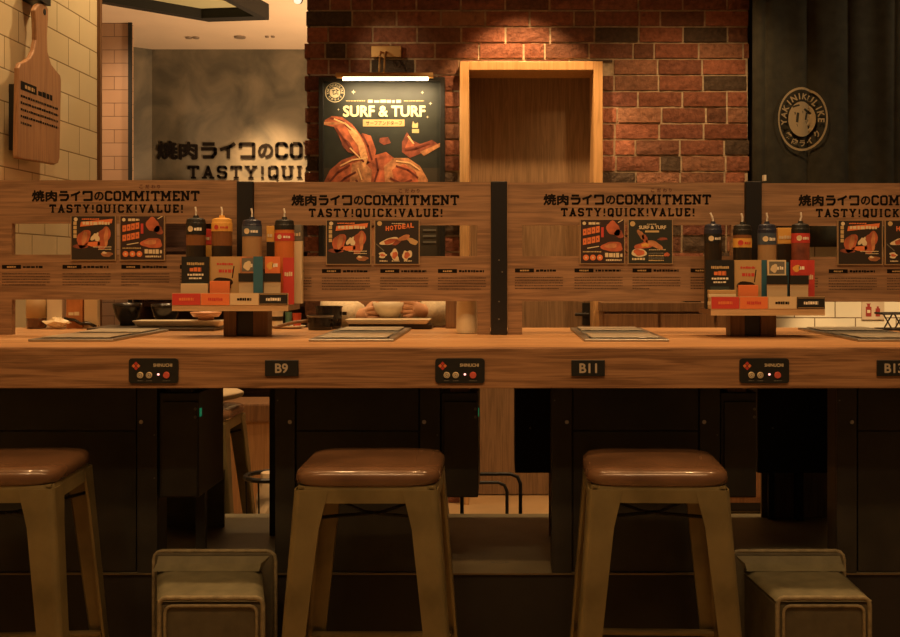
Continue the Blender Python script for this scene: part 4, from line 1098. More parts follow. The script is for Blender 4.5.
# black tongs
p0, p1 = onc(68, 324), onc(97, 326.5)
t = thing('serving_tongs', ((p0.x+p1.x)/2, p0.y, ZC), 'black serving tongs lying on the counter behind the leftmost board', 'tongs')
for s_ in (-1, 1):
    MB().tube([(p0.x-.01, p0.y, ZC+.028), (p0.x+.02, p0.y+s_*.004, ZC+.024), ((p0.x+p1.x)/2, p0.y+s_*.012, ZC+.014), (p1.x-.02, p0.y+s_*.012, ZC+.016), (p1.x, p0.y+s_*.006, ZC+.005)], .0045, BLKCER).build('tong_arm', t, smooth=True)
MB().lathe([(0, -.006), (.009, -.004), (.009, .004), (0, .006)], ((p0.x+p1.x)/2+.01, p0.y, ZC+.015), BLKCER, 12).build('joint', t, smooth=True)
def bowl(px_, pyb, rpx, h, m, lab, name='soup_bowl', z0_=ZC+.0006, Y=None, foot=.5):
    if Y is None: p = at(px_, pyb, z=z0_)
    else: p = Vector((X_(px_, Y), Y, z0_))
    r = ksz(rpx, p.y)
    mb = MB().lathe([(0, .004), (r*foot, 0), (r*foot, .008), (r*.8, h*.4), (r*.96, h*.8), (r, h), (r*.95, h), (r*.9, h*.8), (r*.72, h*.42), (r*.4, .014), (0, .012)], (p.x, p.y, z0_), m, 30)
    return tag(mb.build(name, smooth=True), lab, 'bowl'), p, r
# dark serving trays and plates, left diner place
a, b = at(104, 328.6, z=ZC), at(226, 328.6, z=ZC)
t = MB().box(a.x, b.x, 2.965, 3.147, ZC+.0006, ZC+.0086, flat('dark tray', (.06, .045, .03), .4))
tag(t.build('serving_tray', bevel=.002), 'dark serving tray behind the boards left of the left rack', 'tray')
zt_ = ZC+.009
bowl(127.5, 322.5, 14.5, .062, BLKCER, 'black lacquer bowl, left of two on the dark serving tray', z0_=zt_, Y=3.105)
bowl(166, 321.5, 14.5, .060, BLKCER, 'black lacquer bowl behind the cream platter, nearer the left rack', z0_=zt_, Y=3.107)
a, b = X_(137, 3.03), X_(225, 3.03)
mb = MB(); zc_ = zt_+.001
mb.hexa([(a+.012, 3.0, zc_), (b-.012, 3.0, zc_), (b-.012, 3.05, zc_), (a+.012, 3.05, zc_)], [(a, 2.985, zc_+.017), (b, 2.985, zc_+.017), (b, 3.065, zc_+.017), (a, 3.065, zc_+.017)], CERAM)
tag(mb.build('platter', bevel=.002), 'long cream platter on the dark serving tray', 'platter')
bowl(206, 317, 15.5, .022, flat('salmon dish', (.66, .36, .2), .35), 'shallow salmon coloured dish on the cream platter', 'shallow_dish', z0_=zc_+.0175, Y=3.025)
# clutter right of the left rack
p = onc(289, 326.5)
o = MB().lathe([(0, .002), (.03, .001), (.045, .008), (.042, .009), (0, .005)], (p.x, p.y, ZC), CERAM, 26, sx=1.1, sy=.7).build('small_plate', smooth=True); tag(o, 'small cream plate right of the left sauce rack', 'plate')
p = onc(295, 330)
mb = MB().tube([(p.x-.045, p.y-.01, ZC+.010), (p.x-.03, p.y-.01, ZC+.014), (p.x, p.y-.01, ZC+.022), (p.x+.04, p.y-.01, ZC+.026)], .0045, W_RACK)
mb.lathe([(0, -.004), (.009, -.002), (.011, .002), (0, .004)], (p.x-.05, p.y-.01, ZC+.009), W_RACK, 14, sx=1.5); tag(mb.build('wooden_spoon', smooth=True), 'brown wooden spoon resting across the small cream plate', 'spoon')
Yq = 3.1
def cupc(px_, wpx, ytop, m, lab, name='paper_cup', Y=3.1, m2=None):
    x = X_(px_, Y); r = ksz(wpx/2, Y); h = Z_(ytop, Y, px_)-ZC
    t = thing(name, (x, Y, ZC), lab, 'cup' if 'cup' in name else 'jar')
    MB().lathe([(0, .001), (r*.82, .001), (r, h), (r*.93, h), (r*.78, .004), (0, .004)], (x, Y, ZC), m, 22).build('cup_wall', t, smooth=False)
    if m2: MB().lathe([(r*.93, h*.45), (r*.97, h*.7)], (x, Y, ZC), m2, 22).build('printed_band', t)
    return t
cupc(277, 13, 311, CERAM, 'cream paper cup with a dark band right of the left rack', m2=SAUCED)
cupc(288.5, 7, 312, flat('teal cup', (.10, .22, .16), .4), 'small teal jar beside the cream paper cup', 'small_jar', Y=3.12)
cupc(297, 9, 313, flat('red jar', (.5, .07, .03), .4), 'small red jar between the teal jar and black pots', 'small_jar', Y=3.11)
# black pots with silver rim
for (px_, wpx, pyb, ytop, lab) in ((320, 26, 330, 315.5, 'black pot with a steel rim, nearest of the two pots'), (329, 27, 325.5, 306, 'black pot behind the nearer steel rimmed pot')):
    p = onc(px_, pyb); r = ksz(wpx/2, p.y); h = Z_(ytop, p.y, px_)-ZC
    t = thing('small_pot', (p.x, p.y+.0, ZC), lab, 'pot', 'black pots on the counter')
    MB().lathe([(0, .001), (r*.88, .001), (r*.93, .008), (r*.97, h-.004), (r*.93, h-.004), (r*.85, .008), (0, .006)], (p.x, p.y, ZC), BLKCER, 26).build('pot_body', t, smooth=False)
    MB().lathe([(r*.94, h-.004), (r*1.02, h-.004), (r*1.02, h), (r*.94, h), (r*.94, h-.004)], (p.x, p.y, ZC), STEEL if 'nearest' in lab else BLKCER, 26).build('rim', t)
    MB().box(p.x+r, p.x+r+.012, p.y-.006, p.y+.006, h*.6+ZC, h*.75+ZC, BLKCER).build('lug', t)
# white tray before the diner
a, b = X_(345, 3.06), X_(430, 3.06)
t = thing('food_tray', ((a+b)/2, 3.08, ZC), 'cream food tray on dark feet before the diner', 'tray')
MB().box(a+.01, b+.005, 3.06, 3.14, ZC+.0006, ZC+.014, SAUCED).build('tray_base', t, bevel=.002)
z_ = ZC+.0145
MB().hexa([(a+.01, 3.055, z_), (b-.01, 3.055, z_), (b-.01, 3.14, z_), (a+.01, 3.14, z_)], [(a, 3.045, z_+.013), (b, 3.045, z_+.013), (b, 3.145, z_+.013), (a, 3.145, z_+.013)], CERAM).build('tray_dish', t, bevel=.002)
# dark wooden box, frosted tumbler
bx_on('cutlery_box', 445.5, 456.5, 326.5, .13, W_RACK, 'dark wooden cutlery box left of the frosted tumbler', 'box', .05)
p = onc(466.5, 333.6); r = ksz(10.8, p.y)
mb = MB().lathe([(0, .001), (r*.97, .001), (r, .008), (r*.9, .12), (r*.82, .12), (r*.9, .01), (0, .008)], (p.x, p.y+.02, ZC), flat('frosted tumbler', (.88, .74, .48), .4), 28)
tag(mb.build('frosted_tumbler', smooth=False), 'pale frosted tumbler behind the board left of the middle post', 'tumbler')
# right end: pale panel, sign with red bottles, wire thing
p = at(874, 310.5, Y=5.38)
t = thing('hygiene_sign', (p.x, 5.395, p.z-.04), 'small sign with two red bottle pictures on the white tiles', 'sign')
MB().box(p.x-.055, p.x+.055, 5.393, 5.3985, p.z-.045, p.z+.045, flat('sign card', (.62, .48, .33), .6)).build('sign_card', t)
D = Decal((p.x, 5.393, p.z), eps=.0006)
DR = flat('deep red print', (.32, .03, .02), .6)
D.rect(-.036, -.03, -.008, .018, DR, 1); D.rect(-.029, .018, -.015, .03, DR, 1); D.rect(-.033, .03, -.012, .034, DR, 1)
D.rect(.012, -.03, .034, .01, DR, 1); D.rect(.018, .01, .028, .02, DR, 1); D.rect(-.03, -.012, -.014, .002, CREAM, 2)
D.build('sign_print', t)
p = onc(893, 330)
t = thing('wire_basket', (p.x, p.y, ZC), 'black wire basket at the right frame edge on the counter', 'basket')
mb = MB()
for i in range(6):
    x = p.x-.025+i*.03
    mb.tube([(x-.012, p.y-.03, ZC+.003), (x+.012, p.y-.03, ZC+.045)], .002, BLK, 6); mb.tube([(x+.012, p.y-.03, ZC+.003), (x-.012, p.y-.03, ZC+.045)], .002, BLK, 6)
mb.build('wire_mesh', t)
MB().tube([(p.x-.04, p.y-.03, ZC+.046), (p.x+.16, p.y-.03, ZC+.046), (p.x+.16, p.y+.03, ZC+.046), (p.x-.04, p.y+.03, ZC+.046), (p.x-.04, p.y-.03, ZC+.046)], .003, BLK, 6).build('top_wire', t)
MB().tube([(p.x-.04, p.y-.03, ZC+.003), (p.x+.16, p.y-.03, ZC+.003), (p.x+.16, p.y+.03, ZC+.003), (p.x-.04, p.y+.03, ZC+.003), (p.x-.04, p.y-.03, ZC+.003)], .003, BLK, 6).build('bottom_wire', t)

# ================================================================== UNDER THE COUNTER
YK = 2.55; ZP = Z_(573, YK, 450)
pb = thing('counter_plinth', (0, 2.86, 0), 'dark raised plinth the black cabinets stand on under the counter', 'plinth')
MB().box(CL, CR, YK, 3.17, ZP-.004, ZP, PLINTH).build('top_plate', pb)
MB().box(CL, CR, YK+.003, 3.16, 0, ZP-.0042, PLINTHF).build('kick_board', pb)
MB().box(CL, CR, YK-.003, YK, ZP-.0035, ZP+.0, flat('edge strip', (.22, .17, .10), .4, .6)).build('edge_strip', pb)
zt = zf0+.0035
cabs = [(-25, 157), (275, 440), (552, 720), (837, 1010)]
clab = ['black counter cabinet at the left behind the leftmost stool', 'black counter cabinet behind the middle stool', 'black counter cabinet behind the right stool', 'black counter cabinet at the right frame edge']
for (a, b), lab in zip(cabs, clab):
    xa, xb = X_(a, YK), X_(b, YK)
    t = thing('counter_cabinet', ((xa+xb)/2, YK+.14, ZP), lab, 'cabinet', 'black cabinets under the counter')
    s_ = .046
    MB().box(xa, xb, YK+.012, YK+.075, ZP+.0005, zt, CABBLK).build('carcass', t)
    MB().box(xa, xa+s_, YK, YK+.0115, ZP+.0005, zt, CABBLK2).build('stile', t, bevel=.001)
    MB().box(xb-s_, xb, YK, YK+.0115, ZP+.0005, zt, CABBLK2).build('stile', t, bevel=.001)
    zs = Z_(431, YK, 450)
    MB().box(xa+s_+.004, xb-s_-.004, YK+.003, YK+.0115, zs+.001, zt-.002, CABBLK).build('access_panel', t, bevel=.001)
    MB().box(xa+s_+.004, xb-s_-.004, YK+.003, YK+.0115, ZP+.002, zs-.001, CABBLK).build('access_panel', t, bevel=.001)
    zq = Z_(422, YK, 450)
    for x in (xa+s_*.75, xb-s_*.8):
        MB().cyl((x, YK-.002, zq), (x, YK, zq), .0045, .005, SCREW, 10).build('screw', t)
    for x, z in ((xb-.006, zq-.03), (xb-.006, zq-.13), (xa+.006, zq+.05)):
        MB().cyl((x, YK-.001, z), (x, YK, z), .002, .002, GREYP, 6).build('screw', t)
# small hanging gas boxes at the right of each cabinet
for (a, b, led, lab) in ((158.5, 198, 1, 'black hanging gas box with a green lamp left of the middle cabinet'), (441, 478, 1, 'black hanging gas box with a green lamp right of the middle stool'), (721, 757, 0, 'black hanging gas box right of the right-hand stool')):
    xa, xb = X_(a, YK), X_(b, YK); z0_ = Z_(498, YK, 450); z1_ = Z_(393, YK, 450)
    t = thing('gas_box', ((xa+xb)/2, YK+.12, z0_), lab, 'box', 'hanging gas boxes under the counter')
    dpt = .235
    MB().box(xa, xb, YK+.006, YK+dpt, z0_, z1_, CABBLK).build('box_body', t, bevel=.002)
    MB().box(xa+.008, xb-.002, YK, YK+.0055, z0_+.004, z1_-.02, CABBLK2).build('front_cover', t, bevel=.001)
    MB().box(xa+.02, xb-.02, YK+.02, YK+.1, z1_, zt, W_CAB if a > 400 else CABBLK).build('hanger', t)
    for zz in (409, 417): MB().cyl((xb-.006, YK-.002, Z_(zz, YK, 450)), (xb-.006, YK, Z_(zz, YK, 450)), .0035, .0035, GREYP, 10).build('knob', t)
    if led:
        zq = Z_(413, YK, 450)
        MB().box(xb+.0003, xb+.002, YK+.012, YK+.026, zq-.010, zq+.009, flat('green lamp', (.03, .3, .15), .4, emit=(.05, .9, .35), es=.12)).build('green_lamp', t)
    if a < 200:
        MB().box(xb-.025, xb-.003, YK+.07, YK+.09, ZP+.0005, z0_, CABBLK).build('support_leg', t)
# rear boxes (of the opposite seats)
for (a, b, lab) in ((232, 266, None), (515, 551, 'black rear box hanging left of the right-hand cabinet'), (757.5, 835, 'wide black rear box hanging beside the far right cabinet')):
    if lab is None: continue
    Y0_ = 2.9
    xa, xb = X_(a, Y0_), X_(b, Y0_)
    t = thing('rear_box', ((xa+xb)/2, Y0_+.12, Z_(472, Y0_, 450)), lab, 'box', 'rear boxes under the counter')
    MB().box(xa, xb, Y0_, Y0_+.2, Z_(473, Y0_, 450), zt, flat('matte black box', (.006, .006, .005), .7)).build('box_body', t, bevel=.002)
    MB().cyl((xa+.04, Y0_-.002, Z_(428, Y0_, 450)), (xa+.04, Y0_, Z_(428, Y0_, 450)), .003, .003, GREYP, 8).build('bolt', t)
# olive skirt panels
for (a, b, Y0_, py0, lab) in ((150, 224, 3.0, 470, 'olive painted skirt panel under the left gas box'), (772, 845, 3.0, 460, 'brown skirt panel under the wide rear box')):
    o = MB().box(X_(a, Y0_), X_(b, Y0_), Y0_, Y0_+.01, ZP+.0005, Z_(py0, Y0_, 450), OLIVE if a < 300 else W_DOOR).build('skirt_panel')
    if a > 300: o.location.y += .12
    tag(o, lab, 'panel')
# dark stile behind gap left of the cabinet
o = MB().box(X_(269, 2.9), X_(277, 2.9), 2.905, 3.08, ZP+.0005, zt, CABBLK).build('partition_post'); tag(o, 'black partition post left of the middle cabinet', 'post')
for px_, lab in ((795, 'left'),):
    o = MB().box(X_(796.5, 3.08), X_(803, 3.08), 3.075, 3.11, ZP+.0005, zt, CABBLK).build('partition_post'); tag(o, 'thin black leg before the middle of the brown skirt panel under the counter', 'post')
    o = MB().box(X_(768, 3.10), X_(774, 3.10), 3.095, 3.115, ZP+.0005, zt, CABBLK).build('partition_post'); tag(o, 'thin black leg at the left end of the brown skirt panel', 'post')
for px_, lab in ((442, 'left'), (549, 'right')):
    o = MB().box(X_(px_, 2.91)+.0, X_(px_+2.5, 2.91)+.0, 2.905, 2.925, ZP+.0005, Z_(472, 2.91, 450) if px_ > 500 else zt, W_CAB).build('edge_batten'); tag(o, 'thin wooden batten at the %s side of the middle gap under the counter' % lab, 'batten')

# symbols on the plinth top
o = Decal((X_(500, 2.7), 2.64, ZP+.0005), U=(1, 0, 0), V=(0, 1, 0), N=(0, 0, 1))
o.ring(0, 0, .007, .009, GREYP, 1, 20); o.rect(-.022, -.004, -.012, .004, GREYP); o.rect(.012, -.004, .022, .004, GREYP)
tag(o.build('floor_marking'), 'faint round marking on the plinth top right of the middle stool', 'marking')

# ------------------------------------------------------------------ stools
def make_stool():
    """bar stool at the origin: front towards -Y, feet on z=0"""
    t = thing('bar_stool', (0, 0, 0), 'x', 'bar stool', 'metal bar stools with leather seats')
    Wt, Wb = .1455, .192; zt_ = .722
    # cushion: puffy rounded square
    mb = MB(); n = 40; rings = [(.1475, .7235), (.1515, .727), (.1535, .735), (.1515, .745), (.143, .7525), (.122, .7565), (.085, .7585), (.045, .7595), (.0, .760)]
    vs = []; fs = []
    def sq(r, a, e=7.): c, s_ = math.cos(a), math.sin(a); k = (abs(c)**e+abs(s_)**e)**(-1/e); return r*k*c, r*k*s_
    for r, z in rings[:-1]:
        for j in range(n): x, y = sq(r, 2*math.pi*j/n+math.pi/n); vs.append((x, y, z))
    for i in range(len(rings)-2):
        for j in range(n): fs.append((i*n+j, i*n+(j+1) % n, (i+1)*n+(j+1) % n, (i+1)*n+j))
    fs.append(tuple(reversed(range(n)))); k = len(vs); vs.append((0, 0, .760))
    for j in range(n): fs.append(((len(rings)-2)*n+j, (len(rings)-2)*n+(j+1) % n, k))
    mb.add(vs, fs, LEATHER); mb.build('seat_cushion', t, smooth=True)
    # apron: rounded-square skirt that flows into the legs
    mb = MB()
    vs = []; n = 48
    prof = [(.1470, .7235), (.1485, .716), (.1490, .692)]
    for r, z in prof+[(.1475, .692), (.145, .716), (.142, .7205)]:
        for j in range(n): x, y = sq(r, 2*math.pi*j/n+math.pi/n, 9.); vs.append((x, y, z))
    fs = []; m_ = 6
    for i in range(m_-1):
        for j in range(n): fs.append((i*n+(j+1) % n, i*n+j, (i+1)*n+j, (i+1)*n+(j+1) % n))
    mb.add(vs, fs, GUN)
    mb.box(-.14, .14, -.14, .14, .7185, .7225, GUN)
    mb.build('seat_apron', t, smooth=False)
    # legs: folded sheet, L section, tapering
    def leg(sx, sy):
        mb = MB(); zt2, zb2 = .7165, 0.004
        cols = []
        N = 10
        for i in range(N+1):
            f_ = i/N; z = zt2+(zb2-zt2)*f_
            c = Wt+.0035+(Wb-Wt+.012)*f_          # outer corner position
            w = .062-.031*f_ if z < .69 else .062+.012*(z-.69)/.03
            th = .0022; rr_ = .014
            o_ = []
            # outer path from end of front flange round the corner to end of side flange
            path = [(c-w, c), (c-rr_, c)]+[(c-rr_+rr_*math.sin(R(a)), c-rr_+rr_*math.cos(R(a))) for a in (22, 45, 68)]+[(c, c-rr_), (c, c-w)]
            inn = [(c-w, c-.006), (c-w+.002, c-th*1.5), (c-rr_, c-th)]+[(c-rr_+(rr_-th)*math.sin(R(a)), c-rr_+(rr_-th)*math.cos(R(a))) for a in (22, 45, 68)]+[(c-th, c-rr_), (c-th*1.5, c-w+.002), (c-.006, c-w)]
            cols.append([(sx*u, sy*v, z) for u, v in path+list(reversed(inn))])
        m_ = len(cols[0]); vs = [v for c in cols for v in c]; fs = []
        flip = (sx*sy > 0)
        for i in range(N):
            for j in range(m_):
                f = (i*m_+j, i*m_+(j+1) % m_, (i+1)*m_+(j+1) % m_, (i+1)*m_+j); fs.append(f if not flip else tuple(reversed(f)))
        e = tuple(range(m_)); g = tuple(N*m_+j for j in range(m_))
        fs.append(tuple(reversed(e)) if not flip else e); fs.append(g if not flip else tuple(reversed(g)))
        mb.add(vs, fs, GUN)
        L_ = mb.build('leg', t)
        f2 = MB().box(sx*(Wb-.002), sx*(Wb-.02), sy*(Wb-.002), sy*(Wb-.02), 0, .004, BLK).build('foot_cap', L_)
    for sx in (-1, 1):
        for sy in (-1, 1): leg(sx, sy)
    # crossed braces under the seat
    mb = MB()
    for s_ in (-1, 1):
        mb.tube([(-.135*s_, -.13, .66), (-.02*s_, -.01, .645), (.02*s_, .01, .645), (.135*s_, .13, .66)], .0035, BLK, 6)
    mb.build('cross_brace', t)
    def rung(a, b):
        MB().tube([a, b], .0075, GUN, 8).build('rung', t)
    c = Wt+(Wb-Wt)*(1-.353/.72)-.006; z = .353
    rung((-c, c, z), (c, c, z)); rung((-c, -c, z-.06), (-c, c, z-.06)); rung((c, -c, z-.06), (c, c, z-.06))
    rung((-c-.01, -c-.01, z-.12), (c+.01, -c-.01, z-.12))
    return t
st = make_stool()
def place(t, px0, px1, Yf, rot, lab, zoff=0.):
    xc = (X_(px0, Yf, 487)+X_(px1, Yf, 487))/2
    wpx = px1-px0; k = wpx*Yf/F/.304
    zs = (1.165-(487-CY)*Yf/F)/.7235 if Yf < 3 else .965
    t.scale = (k, k, zs)
    t.location = (xc, Yf+.152*k, zoff); t.rotation_euler.z = R(rot); t['label'] = lab
    return t
place(st, 291.5, 439, 2.12, 0, 'bar stool with brown leather seat in front of the B9 seat')
s2 = copy_tree(st); place(s2, 590, 734, 2.15, -2, 'bar stool with brown leather seat below the B11 plate')
s3 = copy_tree(st); place(s3, -100, 46, 2.12, 5, 'bar stool with brown leather seat cut off by the left frame edge')
s4 = copy_tree(st); place(s4, 128, 225, 3.36, 0, 'far side stool glimpsed under the counter beside the left gas box')
s5 = copy_tree(st); place(s5, 338, 436, 3.40, 0, 'far side stool under the seated diner in cream')
s6 = copy_tree(st); place(s6, 716, 812, 3.42, 0, 'far side stool glimpsed under the counter beside the wide rear box')

# black tube luggage frame far side
t = thing('tube_frame', (X_(495, 3.5), 3.5, 0), 'black bent tube frame standing beyond the counter in the middle gap', 'rack')
def utube(pxl, pxr, pyt, Y, r):
    z1_ = Z_(pyt, Y, 500); xl, xr = X_(pxl, Y), X_(pxr, Y); c = .03
    MB().tube([(xl, Y, .0), (xl, Y, z1_-c), (xl+c*.3, Y, z1_-c*.3), (xl+c, Y, z1_), (xr-c, Y, z1_), (xr-c*.3, Y, z1_-c*.3), (xr, Y, z1_-c), (xr, Y, 0)], r, BLK).build('bent_tube', t, smooth=True)
utube(462, 520.5, 474, 3.4, .006); utube(462, 507, 482.5, 3.75, .006)
mb = MB()
for px_ in (440,): pass
MB().tube([(X_(462, 3.4)+.001, 3.4, .25), (X_(462, 3.75)+.001, 3.75, .25)], .006, BLK).build('side_tube', t)
MB().tube([(X_(520.5, 3.4)-.004, 3.4, .2), (X_(507, 3.75)+.002, 3.75, .2)], .006, BLK).build('side_tube', t)

# basket with crumpled cream bag
p = Vector((X_(272, 3.55), 3.55, 0))
zr = Z_(476, 3.55, 265)
t = thing('luggage_basket', (p.x, p.y, 0), 'black rimmed luggage basket seen under the counter left of the middle cabinet', 'basket')
mb = MB().tube([(p.x+.085*math.cos(R(a)), p.y+.085*math.sin(R(a)), zr) for a in range(0, 361, 20)], .008, BLK); mb.build('rim', t)
mb = MB()
for i in range(5):
    a = R(i*72+36); mb.tube([(p.x+.085*math.cos(a), p.y+.085*math.sin(a), zr), (p.x+.07*math.cos(a), p.y+.07*math.sin(a), .01)], .003, BLK, 6)
mb.lathe([(.075, 0), (.075, .01), (.0, .01)], (p.x, p.y, 0), BLK, 20)
mb.build('wire_cage', t)
rr = random.Random(5); mb = MB(); vs = []; n1, n2 = 14, 12
for i in range(n2+1):
    for j_ in range(n1):
        a = 2*math.pi*j_/n1; f_ = .35+.65*math.sin(math.pi*(i+1)/(n2+2)); q = rr.uniform(.75, 1.0)
        vs.append((p.x+.074*f_*q*math.cos(a), p.y+.074*f_*q*math.sin(a), .012+(zr+.0)*i/n2))
fs = [(i*n1+j_, i*n1+(j_+1) % n1, (i+1)*n1+(j_+1) % n1, (i+1)*n1+j_) for i in range(n2) for j_ in range(n1)]+[tuple(reversed(range(n1))), tuple(n2*n1+j_ for j_ in range(n1))]
mb.add(vs, fs, flat('cream bag', (.80, .62, .40), .4)); tag(mb.build('crumpled_bag'), 'crumpled cream bag stuffed in the luggage basket', 'bag')
# folded coat hanging on the far side stool
rr = random.Random(8); mb = MB(); vs = []; n1, n2 = 16, 8
q = Vector((X_(233, 3.5), 3.5, .746))
for i in range(n2+1):
    for j_ in range(n1):
        a = 2*math.pi*j_/n1; f_ = math.sin(math.pi*(i+.6)/(n2+1.2)); w_ = rr.uniform(.85, 1.1)
        vs.append((q.x-.06+.105*f_*w_*math.cos(a), q.y+.09*f_*w_*math.sin(a), q.z+.05*i/n2))
fs = [(i*n1+j_, i*n1+(j_+1) % n1, (i+1)*n1+(j_+1) % n1, (i+1)*n1+j_) for i in range(n2) for j_ in range(n1)]+[tuple(reversed(range(n1))), tuple(n2*n1+j_ for j_ in range(n1))]
mb.add(vs, fs, flat('pale cloth', (.50, .40, .26), .9)); tag(mb.build('folded_coat', subsurf=1, smooth=True), 'folded pale coat lying on the far side stool by the left gas box', 'coat')

# ------------------------------------------------------------------ olive luggage boxes
def luggage(rear, topr, front, rim_px, Yr, Yf_, lab):
    """rear/front: (px left, px right); built as a tapering padded vinyl box"""
    zt_ = at(topr[0], 567.5, Y=Yr).z; zf_ = Z_(597, Yf_, topr[0]); zt_ = (zt_+zf_)/2
    rl, rr_ = X_(rear[0], Yr, 560), X_(rear[1], Yr, 560); tl, tr_ = X_(topr[0], Yr, 567), X_(topr[1], Yr, 567)
    fl_, frr = X_(front[0], Yf_, 600), X_(front[1], Yf_, 600)
    zrim = Z_(551.5, Yr, topr[0])
    t = thing('luggage_box', ((fl_+frr)/2, (Yr+Yf_)/2, 0), lab, 'luggage box', 'olive vinyl luggage boxes')
    mb = MB()
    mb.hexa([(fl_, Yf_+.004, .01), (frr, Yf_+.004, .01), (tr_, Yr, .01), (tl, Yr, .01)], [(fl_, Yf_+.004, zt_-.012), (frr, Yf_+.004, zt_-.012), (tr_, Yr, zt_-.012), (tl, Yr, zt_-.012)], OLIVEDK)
    mb.build('box_body', t, bevel=.008)
    # padded lid grid
    n1, n2 = 14, 10; vs = []; fs = []; rg = random.Random(int(fl_*100))
    for i in range(n2+1):
        for j in range(n1+1):
            u, v = j/n1, i/n2
            xl = fl_+(tl-fl_)*v; xr = frr+(tr_-frr)*v; y = Yf_+(Yr-Yf_)*v
            e = min(u, 1-u, v)*n1/1.5; dz = -.010*max(0, 1-e)**2+rg.uniform(-.0012, .0012)
            vs.append((xl+(xr-xl)*u, y, zt_+dz))
    for i in range(n2):
        for j in range(n1):
            k = i*(n1+1)+j; fs.append((k, k+1, k+n1+2, k+n1+1))
    b0 = len(vs)
    per = [j for j in range(n1+1)]+[i*(n1+1)+n1 for i in range(1, n2+1)]+[n2*(n1+1)+j for j in range(n1-1, -1, -1)]+[i*(n1+1) for i in range(n2-1, 0, -1)]
    for k in per: x, y, z = vs[k]; vs.append((x, y, zt_-.0115))
    m_ = len(per)
    for i in range(m_): fs.append((per[(i+1) % m_], per[i], b0+i, b0+(i+1) % m_))
    fs.append(tuple(reversed(range(b0, b0+m_))))
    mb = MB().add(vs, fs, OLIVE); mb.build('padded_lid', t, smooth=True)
    # front arch of worn piping
    c = .012
    def arch(x0_, x1_, z1_, y, r, name, m, zbase=.01, c=.014):
        pts = [(x0_, y, zbase), (x0_, y, z1_-c)]+[(x0_+c-c*math.cos(R(a)), y, z1_-c+c*math.sin(R(a))) for a in (30, 60, 90)]+[(x1_-c+c*math.sin(R(a)), y, z1_-c+c*math.cos(R(a))) for a in (0, 30, 60)]+[(x1_, y, z1_-c), (x1_, y, zbase)]
        MB().tube(pts, r, m).build(name, t, smooth=True)
    arch(fl_+.004, frr-.004, zt_-.004, Yf_+.003, .005, 'front_piping', PIPING)
    arch(fl_+.016, frr-.016, zt_-.020, Yf_+.001, .0035, 'front_frame', PIPING)
    # taller rear board
    mb = MB().box(rl+.003, rr_-.003, Yr+.001, Yr+.012, .01, zrim-.002, OLIVEDK); mb.build('rear_board', t, bevel=.006)
    arch(rl, rr_, zrim, Yr+.006, .0045, 'rear_piping', PIPING, c=.02)
    # gusset band between lid and rear board
    mb = MB().hexa([(tl+.0, Yr-.03, zt_+.001), (tr_-.0, Yr-.03, zt_+.001), (tr_, Yr, zt_+.001), (tl, Yr, zt_+.001)], [(tl+.001, Yr-.006, zt_+.012), (tr_-.001, Yr-.006, zt_+.012), (rr_-.012, Yr, zrim-.01), (rl+.012, Yr, zrim-.01)], OLIVE); mb.build('gusset', t)
    MB().box(min(fl_, tl)+.02, max(frr, tr_)-.02, Yf_+.02, Yr-.02, 0, .01, BLK).build('base_glides', t)
luggage((153, 275), (157, 262), (157, 264.5), 0, 2.45, 2.24, 'olive vinyl luggage box left of the middle stool')
luggage((731, 845), (744, 842), (776, 872), 0, 2.495, 2.28, 'olive vinyl luggage box right of the right-hand stool')

# ------------------------------------------------------------------ diner
def skin_mesh(name, verts, edges, radii, m, parent, sub=2, root=0):
    loc = Vector((0, 0, 0)) if parent is None else WPOS[parent]
    me = bpy.data.meshes.new(name); me.from_pydata([tuple(Vector(v)-loc) for v in verts], edges, [])
    me.materials.append(m)
    o = bpy.data.objects.new(name, me); COL.objects.link(o); o.parent = parent
    sk = o.modifiers.new('skin', 'SKIN'); sk.use_smooth_shade = True
    for i, r in enumerate(radii):
        r = r if isinstance(r, tuple) else (r, r)
        me.skin_vertices[0].data[i].radius = r
        me.skin_vertices[0].data[i].use_root = (i == root)
    s_ = o.modifiers.new('sub', 'SUBSURF'); s_.levels = sub; s_.render_levels = sub
    WPOS[o] = loc
    # bake the modifiers so the figure is one plain mesh
    dg = bpy.context.evaluated_depsgraph_get(); nm = bpy.data.meshes.new_from_object(o.evaluated_get(dg))
    o.modifiers.clear(); o.data = nm; nm.materials.clear(); nm.materials.append(m)
    for p_ in nm.polygons: p_.use_smooth = True
    return o
PX = X_(389, 3.5)
SKIN = flat('skin', (.62, .34, .20), .5); KNIT = flat('cream knit', (.72, .62, .44), .95, var=.12, bscale=90, bump=.4)
TROU = flat('dark trousers', (.03, .03, .035), .9); HAIR = flat('black hair', (.015, .011, .008), .5)
per = thing('person', (PX, 3.55, 0), 'person in a cream sweater leaning over the counter, holding a white bowl', 'person')
Yd = 3.18
hx_, hz_ = X_(408, Yd), Z_(311, Yd, 408)
elx = X_(442, 3.19)
V = []; E_ = []; Rr = []
def v(p, r, par=None):
    V.append(p); Rr.append(r); i = len(V)-1
    if par is not None: E_.append((par, i))
    return i
pel = v((PX, 3.56, .87), (.12, .09)); be = v((PX, 3.56, .93), (.12, .09), pel); ch = v((PX, 3.50, 1.04), (.125, .09), be); up = v((PX, 3.44, 1.13), (.09, .07), ch)
nk = v((PX, 3.40, 1.19), (.048, .048), up); hd0 = v((PX, 3.375, 1.235), (.06, .065), nk); hd1 = v((PX, 3.355, 1.30), (.073, .085), hd0); hd2 = v((PX, 3.36, 1.36), (.062, .07), hd1)
nose = v((PX, 3.262, 1.275), .010, hd1)
